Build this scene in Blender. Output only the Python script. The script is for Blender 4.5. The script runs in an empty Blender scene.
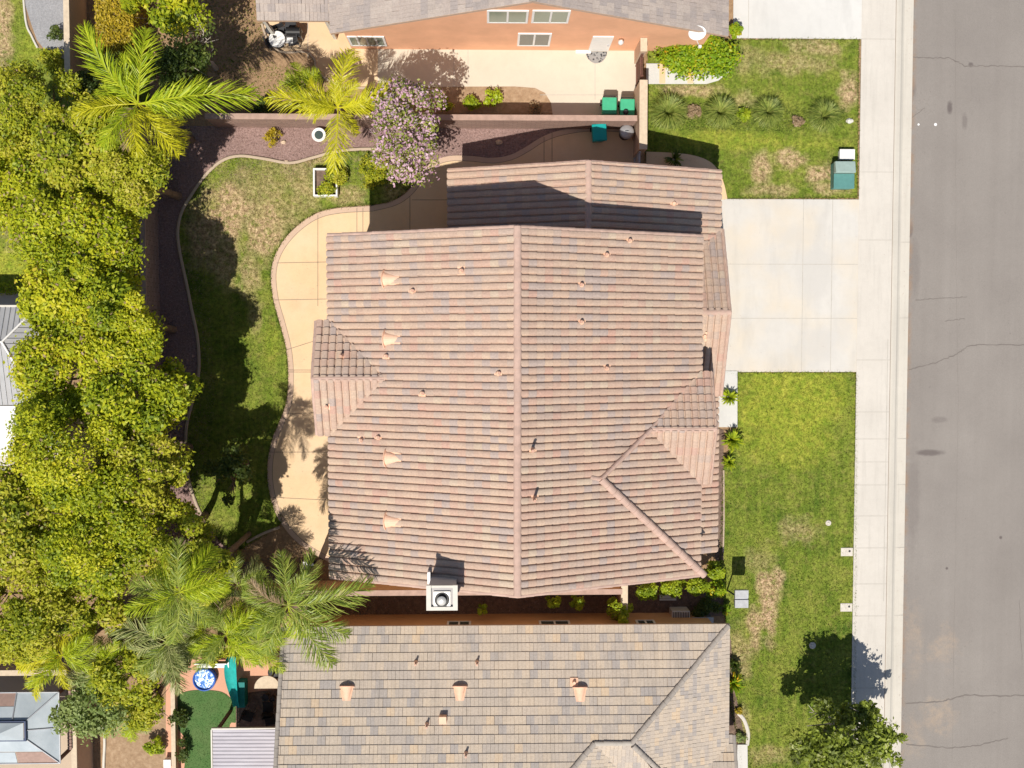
import bpy, bmesh, math, random
import numpy as np
from mathutils import Vector, Matrix
random.seed(7); RNG = np.random.RandomState(7)
sc = bpy.context.scene
col = sc.collection
R = math.radians

# ------------------------------------------------------------------ survey: picture point + real height -> place
F, H = 1000.0, 45.0
D = np.array([22., -44., -1000.]); D /= np.linalg.norm(D)
RT = np.cross(D, [0, 1, 0]); RT /= np.linalg.norm(RT)
UP = np.cross(RT, D)
def _ray(px, py): return D*F + RT*(px-512) + UP*(384-py)
def P(px, py, z=0.0):
    v = _ray(px, py); t = (H-z)/-v[2]
    return (v[0]*t, v[1]*t, z)
def PY(px, py, y):
    v = _ray(px, py); t = y/v[1]
    return (v[0]*t, y, H+v[2]*t)
def PL(pts, z=0.0): return [P(a, b, z)[:2] for a, b in pts]

# ------------------------------------------------------------------ objects
ORG = {}
def props(o, label=None, cat=None, group=None, kind=None):
    if label: o['label'] = label
    if cat: o['category'] = cat
    if group: o['group'] = group
    if kind: o['kind'] = kind
def thing(name, label, cat, loc, group=None):
    o = bpy.data.objects.new(name, None); col.objects.link(o)
    o.empty_display_size = .3
    o.location = loc; ORG[o] = tuple(loc); props(o, label, cat, group)
    return o
def link(me, name, mats, parent=None, loc=None):
    o = bpy.data.objects.new(name, me); col.objects.link(o)
    for m in (mats if isinstance(mats, (list, tuple)) else [mats]): me.materials.append(m)
    if parent is not None:
        o.parent = parent; ORG[o] = ORG[parent]
    else: ORG[o] = (0, 0, 0)
    return o
class MB:
    """collects faces, links them as ONE mesh"""
    def __init__(s): s.v = []; s.f = []; s.m = []; s.sm = []
    def add(s, vs, fs, mi=0, smooth=False):
        b = len(s.v); s.v += [tuple(q) for q in vs]
        for f in fs: s.f.append(tuple(b+i for i in f)); s.m.append(mi); s.sm.append(smooth)
    def box(s, x0, x1, y0, y1, z0, z1, mi=0):
        v = [(x0,y0,z0),(x1,y0,z0),(x1,y1,z0),(x0,y1,z0),(x0,y0,z1),(x1,y0,z1),(x1,y1,z1),(x0,y1,z1)]
        s.add(v, [(0,3,2,1),(4,5,6,7),(0,1,5,4),(1,2,6,5),(2,3,7,6),(3,0,4,7)], mi)
    def obox(s, c, sx, sy, sz, rz=0, mi=0, tilt=0, z0=True):
        """box centred on c (x,y,bottom z) turned by rz"""
        M = Matrix.Translation(Vector(c)) @ Matrix.Rotation(rz, 4, 'Z') @ Matrix.Rotation(tilt, 4, 'Y')
        v = [M @ Vector((a*sx/2, b*sy/2, h*sz)) for h in (0, 1) for a, b in ((-1,-1),(1,-1),(1,1),(-1,1))]
        s.add(v, [(0,3,2,1),(4,5,6,7),(0,1,5,4),(1,2,6,5),(2,3,7,6),(3,0,4,7)], mi)
    def prism(s, pts, z0, z1, mi=0):
        n = len(pts); v = [(x, y, z0) for x, y in pts]+[(x, y, z1) for x, y in pts]
        s.add(v, [tuple(range(n))[::-1], tuple(range(n, 2*n))]+[(i, (i+1) % n, n+(i+1) % n, n+i) for i in range(n)], mi)
    def hull(s, top, bot, mi=0):
        n = len(top)
        s.add(list(bot)+list(top), [tuple(range(n))[::-1], tuple(range(n, 2*n))]+[(i, (i+1) % n, n+(i+1) % n, n+i) for i in range(n)], mi)
    def sheet(s, pts, z, mi=0):
        s.add([(x, y, z) for x, y in pts], [tuple(range(len(pts)))], mi)
    def tube(s, p0, p1, r0, r1, n=8, mi=0, caps=True):
        p0, p1 = Vector(p0), Vector(p1); d = (p1-p0).normalized()
        a = d.orthogonal().normalized(); b = d.cross(a)
        v = []
        for p, r in ((p0, r0), (p1, r1)):
            for i in range(n):
                t = 2*math.pi*i/n; v.append(p+a*(r*math.cos(t))+b*(r*math.sin(t)))
        s.add(v, [(i, (i+1) % n, n+(i+1) % n, n+i) for i in range(n)], mi, True)
        if caps: s.add(v[:n], [tuple(range(n))[::-1]], mi); s.add(v[n:], [tuple(range(n))], mi)
    def path(s, pts, rad, n=8, mi=0):
        for i in range(len(pts)-1): s.tube(pts[i], pts[i+1], rad[i], rad[i+1], n, mi, i in (0, len(pts)-2))
    def lathe(s, c, prof, n=20, mi=0, smooth=True):
        v = []
        for r, z in prof:
            for i in range(n):
                t = 2*math.pi*i/n; v.append((c[0]+r*math.cos(t), c[1]+r*math.sin(t), c[2]+z))
        k = len(prof)
        s.add(v, [(j*n+i, j*n+(i+1) % n, (j+1)*n+(i+1) % n, (j+1)*n+i) for j in range(k-1) for i in range(n)], mi, smooth)
        s.add(v[:n], [tuple(range(n))[::-1]], mi); s.add(v[-n:], [tuple(range(n))], mi)
    def strip(s, pts, w, z, mi=0, closed=False):
        """flat ribbon along xy points"""
        n = len(pts); L = []; Rr = []
        for i in range(n):
            a = pts[max(0, i-1)]; b = pts[min(n-1, i+1)]
            dx, dy = b[0]-a[0], b[1]-a[1]; l = math.hypot(dx, dy) or 1
            ww = w if not callable(w) else w(i/(n-1))
            L.append((pts[i][0]-dy/l*ww/2, pts[i][1]+dx/l*ww/2, z)); Rr.append((pts[i][0]+dy/l*ww/2, pts[i][1]-dx/l*ww/2, z))
        s.add(L+Rr, [(i+n, i+n+1, i+1, i) for i in range(n-1)], mi)
    def kerb(s, pts, w, z0, z1, mi=0):
        """solid ribbon with rounded top"""
        n = len(pts); rows = [(-.5, z0), (-.5, z1*.7), (-.28, z1), (.28, z1), (.5, z1*.7), (.5, z0)]
        v = []
        for i in range(n):
            a = pts[max(0, i-1)]; b = pts[min(n-1, i+1)]
            dx, dy = b[0]-a[0], b[1]-a[1]; l = math.hypot(dx, dy) or 1
            for o, z in rows: v.append((pts[i][0]+dy/l*w*o, pts[i][1]-dx/l*w*o, z))
        k = len(rows)
        s.add(v, [(i*k+j, (i+1)*k+j, (i+1)*k+j+1, i*k+j+1) for i in range(n-1) for j in range(k-1)]+[tuple(range(k)), tuple(range((n-1)*k, n*k))[::-1]], mi)
    def build(s, name, mats, parent=None, label=None, cat=None, group=None, kind=None, bevel=0):
        ox, oy, oz = ORG[parent] if parent is not None else (0, 0, 0)
        me = bpy.data.meshes.new(name)
        me.from_pydata([(x-ox, y-oy, z-oz) for x, y, z in s.v], [], s.f)
        me.polygons.foreach_set('material_index', s.m); me.polygons.foreach_set('use_smooth', s.sm)
        bm = bmesh.new(); bm.from_mesh(me)
        bmesh.ops.recalc_face_normals(bm, faces=bm.faces) if all(len(f) < 60 for f in s.f) and not getattr(s, 'keep', False) else None
        bm.to_mesh(me); bm.free()
        o = link(me, name, mats, parent); props(o, label, cat, group, kind)
        if bevel:
            b = o.modifiers.new('bevel', 'BEVEL'); b.width = bevel; b.segments = 2; b.limit_method = 'ANGLE'
        return o
def curve(pts, n=6, closed=False):
    """Catmull-Rom through points"""
    out = []; m = len(pts)
    g = (lambda i: pts[i % m]) if closed else (lambda i: pts[max(0, min(m-1, i))])
    for i in range(m if closed else m-1):
        p0, p1, p2, p3 = g(i-1), g(i), g(i+1), g(i+2)
        for k in range(n):
            t = k/n
            out.append(tuple(.5*(2*p1[a]+(p2[a]-p0[a])*t+(2*p0[a]-5*p1[a]+4*p2[a]-p3[a])*t*t+(3*p1[a]-p0[a]-3*p2[a]+p3[a])*t**3) for a in (0, 1)))
    if not closed: out.append(tuple(pts[-1]))
    return out
def inpoly(x, y, poly):
    c = np.zeros(x.shape, bool); j = len(poly)-1
    for i in range(len(poly)):
        xi, yi = poly[i]; xj, yj = poly[j]
        with np.errstate(divide='ignore', invalid='ignore'):
            k = ((yi > y) != (yj > y)) & (x < (xj-xi)*(y-yi)/((yj-yi) if yj != yi else 1e-9)+xi)
        c ^= k; j = i
    return c
def scatter_pts(poly, dens, rs):
    a = np.array(poly); x0, y0 = a.min(0); x1, y1 = a.max(0)
    n = int((x1-x0)*(y1-y0)*dens)
    x = rs.uniform(x0, x1, n); y = rs.uniform(y0, y1, n); k = inpoly(x, y, poly)
    return x[k], y[k]
def fast_mesh(name, V, nper, rnd=None, size=None):
    """V: (n*nper,3) verts, each nper-gon a face; rnd per-face attribute"""
    me = bpy.data.meshes.new(name); nf = len(V)//nper
    me.vertices.add(len(V)); me.vertices.foreach_set('co', V.astype(np.float32).ravel())
    me.loops.add(len(V)); me.loops.foreach_set('vertex_index', np.arange(len(V), dtype=np.int32))
    me.polygons.add(nf); me.polygons.foreach_set('loop_start', np.arange(0, len(V), nper, dtype=np.int32))
    try: me.polygons.foreach_set('loop_total', np.full(nf, nper, dtype=np.int32))
    except Exception: pass
    if rnd is not None:
        a = me.attributes.new('rnd', 'FLOAT', 'FACE'); a.data.foreach_set('value', rnd.astype(np.float32))
    me.update(calc_edges=True)
    return me

# ------------------------------------------------------------------ materials
class NT:
    def __init__(s, name):
        s.m = bpy.data.materials.new(name); s.m.use_nodes = True; s.t = s.m.node_tree; s.n = s.t.nodes; s.l = s.t.links
        s.b = s.n['Principled BSDF']; s.b.inputs['Specular IOR Level'].default_value = .25
        tc = s.n.new('ShaderNodeTexCoord'); s.obj = tc.outputs['Object']
        s.pos = s.n.new('ShaderNodeNewGeometry').outputs['Position']
    def noise(s, scale, detail=4, rough=.6, vec=None, stretch=None, dist=0):
        v = s.pos if vec is None else vec
        if stretch:
            m = s.n.new('ShaderNodeMapping'); m.inputs['Scale'].default_value = stretch; s.l.new(v, m.inputs['Vector']); v = m.outputs[0]
        n = s.n.new('ShaderNodeTexNoise'); n.inputs['Scale'].default_value = scale; n.inputs['Detail'].default_value = detail
        n.inputs['Roughness'].default_value = rough; n.inputs['Distortion'].default_value = dist; s.l.new(v, n.inputs['Vector'])
        return n.outputs['Fac']
    def ramp(s, fac, stops, const=False):
        r = s.n.new('ShaderNodeValToRGB'); e = r.color_ramp.elements
        if const: r.color_ramp.interpolation = 'CONSTANT'
        while len(e) > 1: e.remove(e[-1])
        e[0].position = stops[0][0]; e[0].color = (*stops[0][1], 1)
        for p, c in stops[1:]:
            q = e.new(p); q.color = (*c, 1)
        s.l.new(fac, r.inputs[0]); return r.outputs[0]
    def rng(s, fac, a, b, c=0., d=1.):
        r = s.n.new('ShaderNodeMapRange'); r.inputs[1].default_value = a; r.inputs[2].default_value = b; r.inputs[3].default_value = c; r.inputs[4].default_value = d
        s.l.new(fac, r.inputs[0]); return r.outputs[0]
    def mix(s, fac, a, b, mode='MIX'):
        x = s.n.new('ShaderNodeMix'); x.data_type = 'RGBA'; x.blend_type = mode
        for sock, val in ((x.inputs[0], fac), (x.inputs[6], a), (x.inputs[7], b)):
            if isinstance(val, (int, float)): sock.default_value = val
            elif isinstance(val, tuple): sock.default_value = (*val, 1)
            else: s.l.new(val, sock)
        return x.outputs[2]
    def math(s, op, a, b=None, c=None):
        x = s.n.new('ShaderNodeMath'); x.operation = op
        for i, val in enumerate((a, b, c)):
            if val is None: continue
            if isinstance(val, (int, float)): x.inputs[i].default_value = val
            else: s.l.new(val, x.inputs[i])
        return x.outputs[0]
    def attr(s, name='rnd'):
        a = s.n.new('ShaderNodeAttribute'); a.attribute_name = name; return a.outputs['Fac']
    def patch(s, spots, wob=.5, scale=1.3):
        """sum of soft ellipses in world xy: (x,y,rx,ry,strength) broken up by noise"""
        out = None; nz = s.noise(scale, 5, .65)
        for x, y, rx, ry, st in spots:
            m = s.n.new('ShaderNodeVectorMath'); m.operation = 'SUBTRACT'; s.l.new(s.pos, m.inputs[0]); m.inputs[1].default_value = (x, y, 0)
            d = s.n.new('ShaderNodeVectorMath'); d.operation = 'MULTIPLY'; s.l.new(m.outputs[0], d.inputs[0]); d.inputs[1].default_value = (1/rx, 1/ry, 0)
            ln = s.n.new('ShaderNodeVectorMath'); ln.operation = 'LENGTH'; s.l.new(d.outputs[0], ln.inputs[0])
            q = s.math('ADD', ln.outputs['Value'], s.math('MULTIPLY', s.math('SUBTRACT', nz, .5), wob*4))
            e = s.rng(q, .55, 1.15, st, 0.)
            out = e if out is None else s.math('MAXIMUM', out, e)
        return out
    def out(s, colr, rough=.85, bump=None, bd=.02, bs=.6):
        if isinstance(colr, tuple): s.b.inputs['Base Color'].default_value = (*colr, 1)
        else: s.l.new(colr, s.b.inputs['Base Color'])
        s.b.inputs['Roughness'].default_value = rough
        if bump is not None:
            b = s.n.new('ShaderNodeBump'); b.inputs['Distance'].default_value = bd; b.inputs['Strength'].default_value = bs
            s.l.new(bump, b.inputs['Height']); s.l.new(b.outputs[0], s.b.inputs['Normal'])
        return s.m
def plain(name, c, rough=.7, metal=0, var=.12, scale=6, bump=0, bscale=60):
    t = NT(name); n = t.noise(scale, 5)
    lo = tuple(q*(1-var) for q in c); hi = tuple(min(1, q*(1+var)) for q in c)
    cc = t.ramp(n, [(.3, lo), (.7, hi)])
    t.b.inputs['Metallic'].default_value = metal
    return t.out(cc, rough, t.noise(bscale, 3) if bump else None, .01, bump)
M = {}
def tile_mat(name, stops, dirt=(.28, .24, .22), streak=(1, 1, 1)):
    t = NT(name); a = t.attr()
    c = t.ramp(a, stops, True)
    n = t.noise(.45, 4); n2 = t.noise(14, 5, .7)
    c = t.mix(t.rng(n, .3, .75, 0, .35), c, tuple(q for q in dirt))
    c = t.mix(t.rng(t.noise(1.3, 5, .65, stretch=streak), .52, .78, 0, .45), c, tuple(q*.62 for q in dirt))
    c = t.mix(.35, c, t.ramp(n2, [(.3, (.35,)*3), (.7, (.8,)*3)]), 'OVERLAY')
    return t.out(c, .8, n2, .006, .5)
A = 1.0
M['tile_red'] = tile_mat('terracotta_tile', [(0, (.500,.360,.270)), (.2, (.475,.335,.255)), (.38, (.515,.380,.282)), (.50, (.490,.330,.252)), (.60, (.445,.340,.275)), (.72, (.475,.355,.275)), (.85, (.405,.325,.285)), (.94, (.49,.31,.24)), (.965, (.505,.40,.30))], (.42,.32,.27), (.25, 2.2, 1))
M['tile_grey'] = tile_mat('grey_tile', [(0, (.475,.400,.325)), (.25, (.44,.375,.31)), (.42, (.515,.425,.33)), (.60, (.415,.36,.31)), (.72, (.49,.41,.325)), (.86, (.355,.32,.295)), (.96, (.56,.43,.30))], (.41,.355,.30), (2.2, .25, 1))
M['tile_mauve'] = tile_mat('mauve_tile', [(0, (.40,.335,.295)), (.3, (.365,.31,.28)), (.55, (.43,.365,.32)), (.8, (.335,.29,.27))], (.35,.30,.27))
M['cap_red'] = plain('ridge_tile', (.50,.35,.285), .8, var=.15, scale=3, bump=.3)
M['cap_grey'] = plain('hip_tile', (.36,.32,.28), .8, var=.15, scale=3, bump=.3)
M['cap_pale'] = plain('pale_mortar', (.42,.38,.33), .85, var=.12, scale=2, bump=.3)
def stucco(name, c):
    t = NT(name); n = t.noise(.8, 5, .6); n2 = t.noise(45, 3)
    cc = t.ramp(n, [(.3, tuple(q*.88 for q in c)), (.7, tuple(min(1, q*1.08) for q in c))])
    return t.out(cc, .9, n2, .01, .4)
M['stucco_salmon'] = stucco('salmon_stucco', (.80,.44,.27))
M['stucco_tan'] = stucco('tan_stucco', (.56,.40,.29))
M['stucco_orange'] = stucco('orange_tan_stucco', (.66,.40,.21))
M['fascia'] = plain('fascia_paint', (.50,.36,.27), .7)
M['vent'] = plain('painted_vent_metal', (.82,.52,.36), .55, var=.08)
M['vent_dark'] = plain('vent_opening', (.10,.045,.035), .8)
M['pipe'] = plain('pipe_metal', (.55,.33,.24), .5)
M['white'] = plain('white_paint', (.80,.79,.77), .45, var=.04)
M['cream'] = plain('cream_paint', (.62,.59,.52), .5, var=.06)
M['grey_metal'] = plain('grey_metal', (.42,.43,.45), .45, metal=.4, var=.08)
M['dark'] = plain('dark_metal', (.05,.05,.055), .5)
M['black'] = plain('black_plastic', (.02,.02,.022), .45)
M['brown_wood'] = plain('stained_wood', (.16,.075,.055), .7, scale=3)
M['flue'] = plain('flue_metal', (.72,.70,.66), .4, metal=.3, var=.1)
M['bark'] = plain('bark', (.22,.16,.11), .9, var=.3, scale=9, bump=.8, bscale=25)
M['bark_pale'] = plain('pale_bark', (.48,.42,.36), .9, var=.2, scale=7, bump=.5, bscale=20)
M['bin_green'] = plain('green_plastic', (.06,.40,.22), .4, var=.08)
M['bin_teal'] = plain('teal_plastic', (.01,.33,.32), .35, var=.08)
M['bin_dark'] = plain('dark_plastic', (.035,.03,.03), .5)
M['util_green'] = plain('utility_green', (.10,.25,.23), .45, var=.08)
M['util_pale'] = plain('faded_utility_green', (.33,.43,.39), .5, var=.08)
M['conc_box'] = plain('meter_lid', (.62,.57,.50), .8)
M['grey_lid'] = plain('weathered_grey_lid', (.43,.44,.45), .6)
M['blue'] = plain('blue_vinyl', (.02,.10,.45), .3)
M['teal_fabric'] = plain('teal_fabric', (.03,.45,.42), .6, var=.2)
M['teal_dark'] = plain('dark_teal_fabric', (.01,.20,.19), .6)
M['beige'] = plain('beige_fabric', (.60,.49,.36), .8)
M['rock'] = plain('rock', (.62,.47,.34), .85, var=.25, scale=8, bump=.8)
M['red'] = plain('red_plastic', (.5,.05,.08), .5)
# glass
t = NT('window_glass'); t.b.inputs['Roughness'].default_value = .08; M['glass'] = t.out((.06,.085,.085), .08); t.b.inputs['Specular IOR Level'].default_value = .8
t = NT('window_glass_green'); M['glass_green'] = t.out((.20,.26,.20), .12); t.b.inputs['Specular IOR Level'].default_value = .8
# pool water
t = NT('pool_water'); n = t.noise(3.4, 3, .5, dist=2.5)
M['water'] = t.out(t.ramp(n, [(.42, (.04,.16,.55)), (.5, (.15,.35,.75)), (.58, (.70,.82,.92))]), .15, n, .03, .5)
# concrete
def concrete(name, c, tint=None, patch=None, spots=None, streak=None, pc=(.45,.36,.28)):
    t = NT(name); n = t.noise(.35, 5, .6); n2 = t.noise(3.5, 6, .7); n3 = t.noise(60, 3, .6)
    cc = t.ramp(n, [(.3, tuple(q*.93 for q in c)), (.7, tuple(min(1, q*1.05) for q in c))])
    cc = t.mix(t.rng(n2, .45, .8, 0, .30), cc, tuple(q*.78 for q in c))
    if tint: cc = t.mix(t.rng(t.noise(.5, 3, .5), .42, .68, 0, .6), cc, tint)
    if streak: cc = t.mix(t.rng(t.noise(1.6, 4, .6, stretch=streak), .5, .8, 0, .45), cc, tuple(q*.72 for q in c))
    if spots: cc = t.mix(t.patch(spots, .25, 2), cc, pc)
    cc = t.mix(.18, cc, t.ramp(n3, [(.3, (.3,)*3), (.7, (.75,)*3)]), 'OVERLAY')
    return t.out(cc, .9, n3, .004, .4)
M['sidewalk'] = concrete('sidewalk_concrete', (.60,.56,.50), streak=(3, .25, 1))
M['gutter'] = concrete('gutter_concrete', (.58,.54,.47), streak=(4, .15, 1))
M['drive'] = concrete('driveway_concrete', (.60,.575,.53), tint=(.64,.55,.42), streak=(1, .2, 1), spots=[(*P(x, y)[:2], a, b, q) for x, y, a, b, q in ((815,275,.9,1.6,.7),(818,345,1.2,.9,.6),(800,235,1.5,.5,.4),(840,330,.6,1.,.4))], pc=(.53,.51,.475))
M['drive'].name = 'driveway_concrete'
M['drive_white'] = concrete('bleached_concrete', (.62,.61,.58), streak=(1, .2, 1))
M['patio'] = concrete('tan_patio_concrete', (.73,.52,.315), tint=(.74,.57,.39), streak=(.5, .5, 1))
M['patio_band'] = concrete('patio_border_concrete', (.58,.42,.31))
M['side_conc'] = concrete('side_yard_concrete', (.61,.55,.45))
M['edging'] = concrete('edging_concrete', (.50,.40,.30))
M['edge_line'] = plain('joint_brown', (.27,.20,.15), .9)  # dark brown colour of the joint and seam lines
M['joint'] = plain('joint_grey', (.46,.43,.38), .9)
M['conc_salmon'] = concrete('salmon_concrete', (.66,.36,.24))
# asphalt
t = NT('asphalt')
n = t.noise(.25, 5, .6); ns = t.noise(1.1, 4, .6, stretch=(1.6, .05, 1)); nf = t.noise(70, 4, .7); ng = t.noise(5, 4, .6)
c = t.ramp(n, [(.3, (.236,.213,.193)), (.7, (.284,.258,.233))])
c = t.mix(t.rng(ns, .35, .7, 0, .35), c, (.215,.192,.172))
sp = [(*P(x, y)[:2], a, b, s) for x, y, a, b, s in ((910,90,.35,.5,.5),(951,107,.14,.3,.8),(931,453,.7,.16,.75),(941,420,.4,.16,.35),(966,121,.15,.4,.4),(912,230,.1,.35,.6),(1002,538,.08,.08,.9),(948,569,.07,.07,.9),(972,64,.12,.12,.8),(915,270,.3,1.5,.25),(914,500,.35,2.5,.25))]
c = t.mix(t.patch(sp, .2, 4), c, (.12,.10,.095))
sp2 = [(*P(x, y)[:2], a, b, s) for x, y, a, b, s in ((945,650,.7,1.0,.55),(940,720,.8,.9,.65),(915,640,.5,1.6,.4),(915,740,.7,1.0,.45))]
c = t.mix(t.math('MULTIPLY', t.patch(sp2, .7, 1.1), t.rng(t.noise(2.5, 6, .7), .35, .65)), c, (.40,.31,.23))
sx_ = t.n.new('ShaderNodeSeparateXYZ'); t.l.new(t.pos, sx_.inputs[0])
c = t.mix(t.math('MULTIPLY', t.rng(sx_.outputs[0], 19.0, 19.22, .8, 0.), t.rng(t.noise(1.4, 5, .7), .42, .6)), c, (.30,.20,.13))
c = t.mix(.55, c, t.ramp(nf, [(.25, (.22,)*3), (.75, (.80,)*3)]), 'OVERLAY')
M['asphalt'] = t.out(c, .92, nf, .006, .5)
M['crack'] = plain('crack_filler', (.185,.163,.147), .95)
# soils
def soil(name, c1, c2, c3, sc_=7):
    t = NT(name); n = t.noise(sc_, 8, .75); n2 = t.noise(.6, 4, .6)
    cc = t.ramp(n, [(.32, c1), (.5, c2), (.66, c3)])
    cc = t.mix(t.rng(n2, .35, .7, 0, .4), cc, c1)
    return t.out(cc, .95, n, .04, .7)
M['dirt'] = soil('dry_soil', (.22,.14,.08), (.34,.22,.125), (.46,.31,.18))
M['mulch'] = soil('red_brown_gravel', (.18,.115,.10), (.31,.205,.185), (.44,.31,.28), 12)
M['gravel'] = soil('grey_gravel', (.24,.24,.25), (.34,.34,.35), (.45,.45,.46), 14)
M['yard_dirt'] = soil('packed_dirt', (.26,.17,.10), (.38,.26,.16), (.48,.35,.23), 4)
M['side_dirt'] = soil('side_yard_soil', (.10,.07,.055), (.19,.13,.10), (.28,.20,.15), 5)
M['mulch_chip'] = plain('mulch_chip', (.36,.25,.22), .95, var=.6, scale=9)
M['terrain'] = soil('terrain_soil', (.25,.19,.12), (.32,.25,.16), (.38,.30,.2), .8)
# turf
def W(x, y): return P(x, y)[:2]
DRY = [(*W(x, y), a, b, s) for x, y, a, b, s in (
 (262,205,2.6,2.4,.5),(225,260,.8,1.4,.7),
 (768,600,.55,2.0,1.0),(775,580,.4,.8,1.0),(755,625,.45,1.1,.9),(740,655,.7,1.3,.55),(742,730,.4,1.5,.4),(800,530,1.0,.7,.45),(770,755,1.2,.5,.45),(760,560,.9,.7,.35),
 (690,90,1.6,.30,.75),(693,112,.4,.4,.8),(790,62,2.2,.6,.5),(848,90,.5,.9,.95),(815,48,1.4,.5,.6),(745,60,.6,.8,.4),(745,100,.6,.5,.5),(745,100,.3,.2,.3),
 (760,170,.6,.8,.85),(788,160,.9,.5,.9),(820,172,.9,.45,.9),(772,190,1.2,.35,.6),(830,188,.9,.35,.7),
 (228,215,1.5,1.6,.95),(262,232,1.2,1.4,.9),(205,235,1.0,1.8,.8),(300,180,.9,1.4,.55),(250,275,.7,1.1,.6),(345,195,1.2,.5,.6),(395,195,.8,.5,.5),(255,310,.35,1.2,.4),(305,158,2.,.3,.7),
 (3,25,.45,2.2,.9),(5,110,.8,1.,.7),(20,225,1.,1.2,.6))]
LIME = [(*W(x, y), a, b, s) for x, y, a, b, s in ((790,400,3.0,2.4,.9),(790,440,2.4,1.4,.7),(15,265,1.5,1.1,1.),(30,50,.5,1.5,.6),(730,140,3.,.5,.6),(800,145,2.5,.35,.4),(272,345,.4,1.2,.4))]
def grass_mat(name, blade=False):
    t = NT(name)
    n = t.noise(.7, 5, .65); n2 = t.noise(6, 6, .75); n3 = t.noise(2.2, 5, .7); st = t.noise(3, 4, .6, stretch=(1.4, .09, 1))
    c = t.ramp(n, [(.30, (.072,.128,.012)), (.48, (.140,.195,.020)), (.68, (.225,.250,.040))])
    c = t.mix(t.rng(n3, .5, .70, 0, .5), c, (.31,.25,.085))
    c = t.mix(t.rng(st, .45, .7, 0, .5), c, (.27,.30,.05))
    c = t.mix(t.patch(LIME, .4, .9), c, t.ramp(n3, [(.35, (.20,.27,.022)), (.65, (.38,.38,.050))]))
    c = t.mix(t.math('MULTIPLY', t.patch(DRY, .7, 1.6), t.rng(t.noise(3.2, 6, .8), .36, .52, .12, 1.)), c, t.ramp(n2, [(.35, (.36,.23,.12)), (.65, (.58,.43,.27))]))
    c = t.mix(.75 if not blade else .65, c, t.ramp(n2, [(.28, (.12,)*3), (.72, (.86,)*3)]), 'OVERLAY')
    if blade:
        c = t.mix(.5, c, t.ramp(t.attr(), [(0, (.2,)*3), (1, (.85,)*3)]), 'OVERLAY')
    return t.out(c, .9, n2, .05, .8)
M['lawn'] = grass_mat('lawn_turf'); M['blade'] = grass_mat('grass_blade', True)
t = NT('artificial_turf'); n = t.noise(40, 4, .7); n2 = t.noise(1.2, 4)
c = t.mix(t.rng(n2, .4, .7, 0, .4), t.ramp(n, [(.3, (.045,.12,.03)), (.7, (.11,.20,.06))]), (.16,.20,.08))
M['turf'] = t.out(c, .9, n, .02, .6)
# block wall
def block(name, c1, c2, cm):
    t = NT(name)
    sx = t.n.new('ShaderNodeSeparateXYZ'); t.l.new(t.pos, sx.inputs[0])
    cb = t.n.new('ShaderNodeCombineXYZ'); t.l.new(t.math('ADD', sx.outputs[0], sx.outputs[1]), cb.inputs[0]); t.l.new(sx.outputs[2], cb.inputs[1])
    b = t.n.new('ShaderNodeTexBrick'); t.l.new(cb.outputs[0], b.inputs['Vector'])
    b.inputs['Color1'].default_value = (*c1, 1); b.inputs['Color2'].default_value = (*c2, 1); b.inputs['Mortar'].default_value = (*cm, 1)
    b.inputs['Scale'].default_value = 1; b.inputs['Brick Width'].default_value = .4; b.inputs['Row Height'].default_value = .2; b.inputs['Mortar Size'].default_value = .012
    n = t.noise(10, 5, .7)
    c = t.mix(.4, b.outputs['Color'], t.ramp(n, [(.3, (.3,)*3), (.7, (.7,)*3)]), 'OVERLAY')
    return t.out(c, .92, n, .01, .5)
M['block_brown'] = block('brown_block', (.30,.20,.165), (.36,.245,.20), (.22,.15,.13))
M['block_grey'] = block('grey_brown_block', (.26,.20,.175), (.32,.25,.22), (.15,.12,.10))
M['wall_cap'] = plain('wall_cap', (.42,.29,.235), .9, var=.15, scale=4)
# leaves
def leaf_mat(name, stops, trans=.35, rough=.5):
    t = NT(name); a = t.attr(); c = t.ramp(a, stops)
    n = t.noise(.9, 3); c = t.mix(t.rng(n, .35, .75, 0, .35), c, stops[1][1])
    t.l.new(c, t.b.inputs['Base Color']); t.b.inputs['Roughness'].default_value = rough; t.b.inputs['Specular IOR Level'].default_value = .35
    tr = t.n.new('ShaderNodeBsdfTranslucent'); t.l.new(t.mix(.5, c, (.4,.45,.03)), tr.inputs[0])
    mx = t.n.new('ShaderNodeMixShader'); mx.inputs[0].default_value = trans
    t.l.new(t.b.outputs[0], mx.inputs[1]); t.l.new(tr.outputs[0], mx.inputs[2])
    t.l.new(mx.outputs[0], t.n['Material Output'].inputs['Surface'])
    return t.m
M['leaf'] = leaf_mat('yellow_green_leaf', [(0, (.08,.15,.010)), (.28, (.30,.38,.015)), (.6, (.58,.60,.024)), (.93, (.80,.72,.04)), (1, (.55,.28,.06))])
M['leaf2'] = leaf_mat('olive_leaf', [(0, (.08,.14,.012)), (.28, (.30,.36,.02)), (.65, (.57,.56,.035)), (.93, (.62,.54,.08)), (1, (.56,.36,.2))])
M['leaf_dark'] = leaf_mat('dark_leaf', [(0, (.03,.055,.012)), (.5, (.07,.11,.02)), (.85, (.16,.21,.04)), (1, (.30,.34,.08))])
M['leaf_street'] = leaf_mat('street_tree_leaf', [(0, (.045,.055,.015)), (.4, (.17,.22,.03)), (.75, (.36,.44,.05)), (1, (.60,.60,.28))])
M['leaf_pink'] = leaf_mat('crape_leaf', [(0, (.11,.15,.03)), (.6, (.34,.38,.07)), (1, (.56,.54,.16))])
M['blossom'] = leaf_mat('pink_blossom', [(0, (.50,.26,.36)), (.5, (.70,.44,.56)), (1, (.86,.70,.78))], .3)
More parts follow.
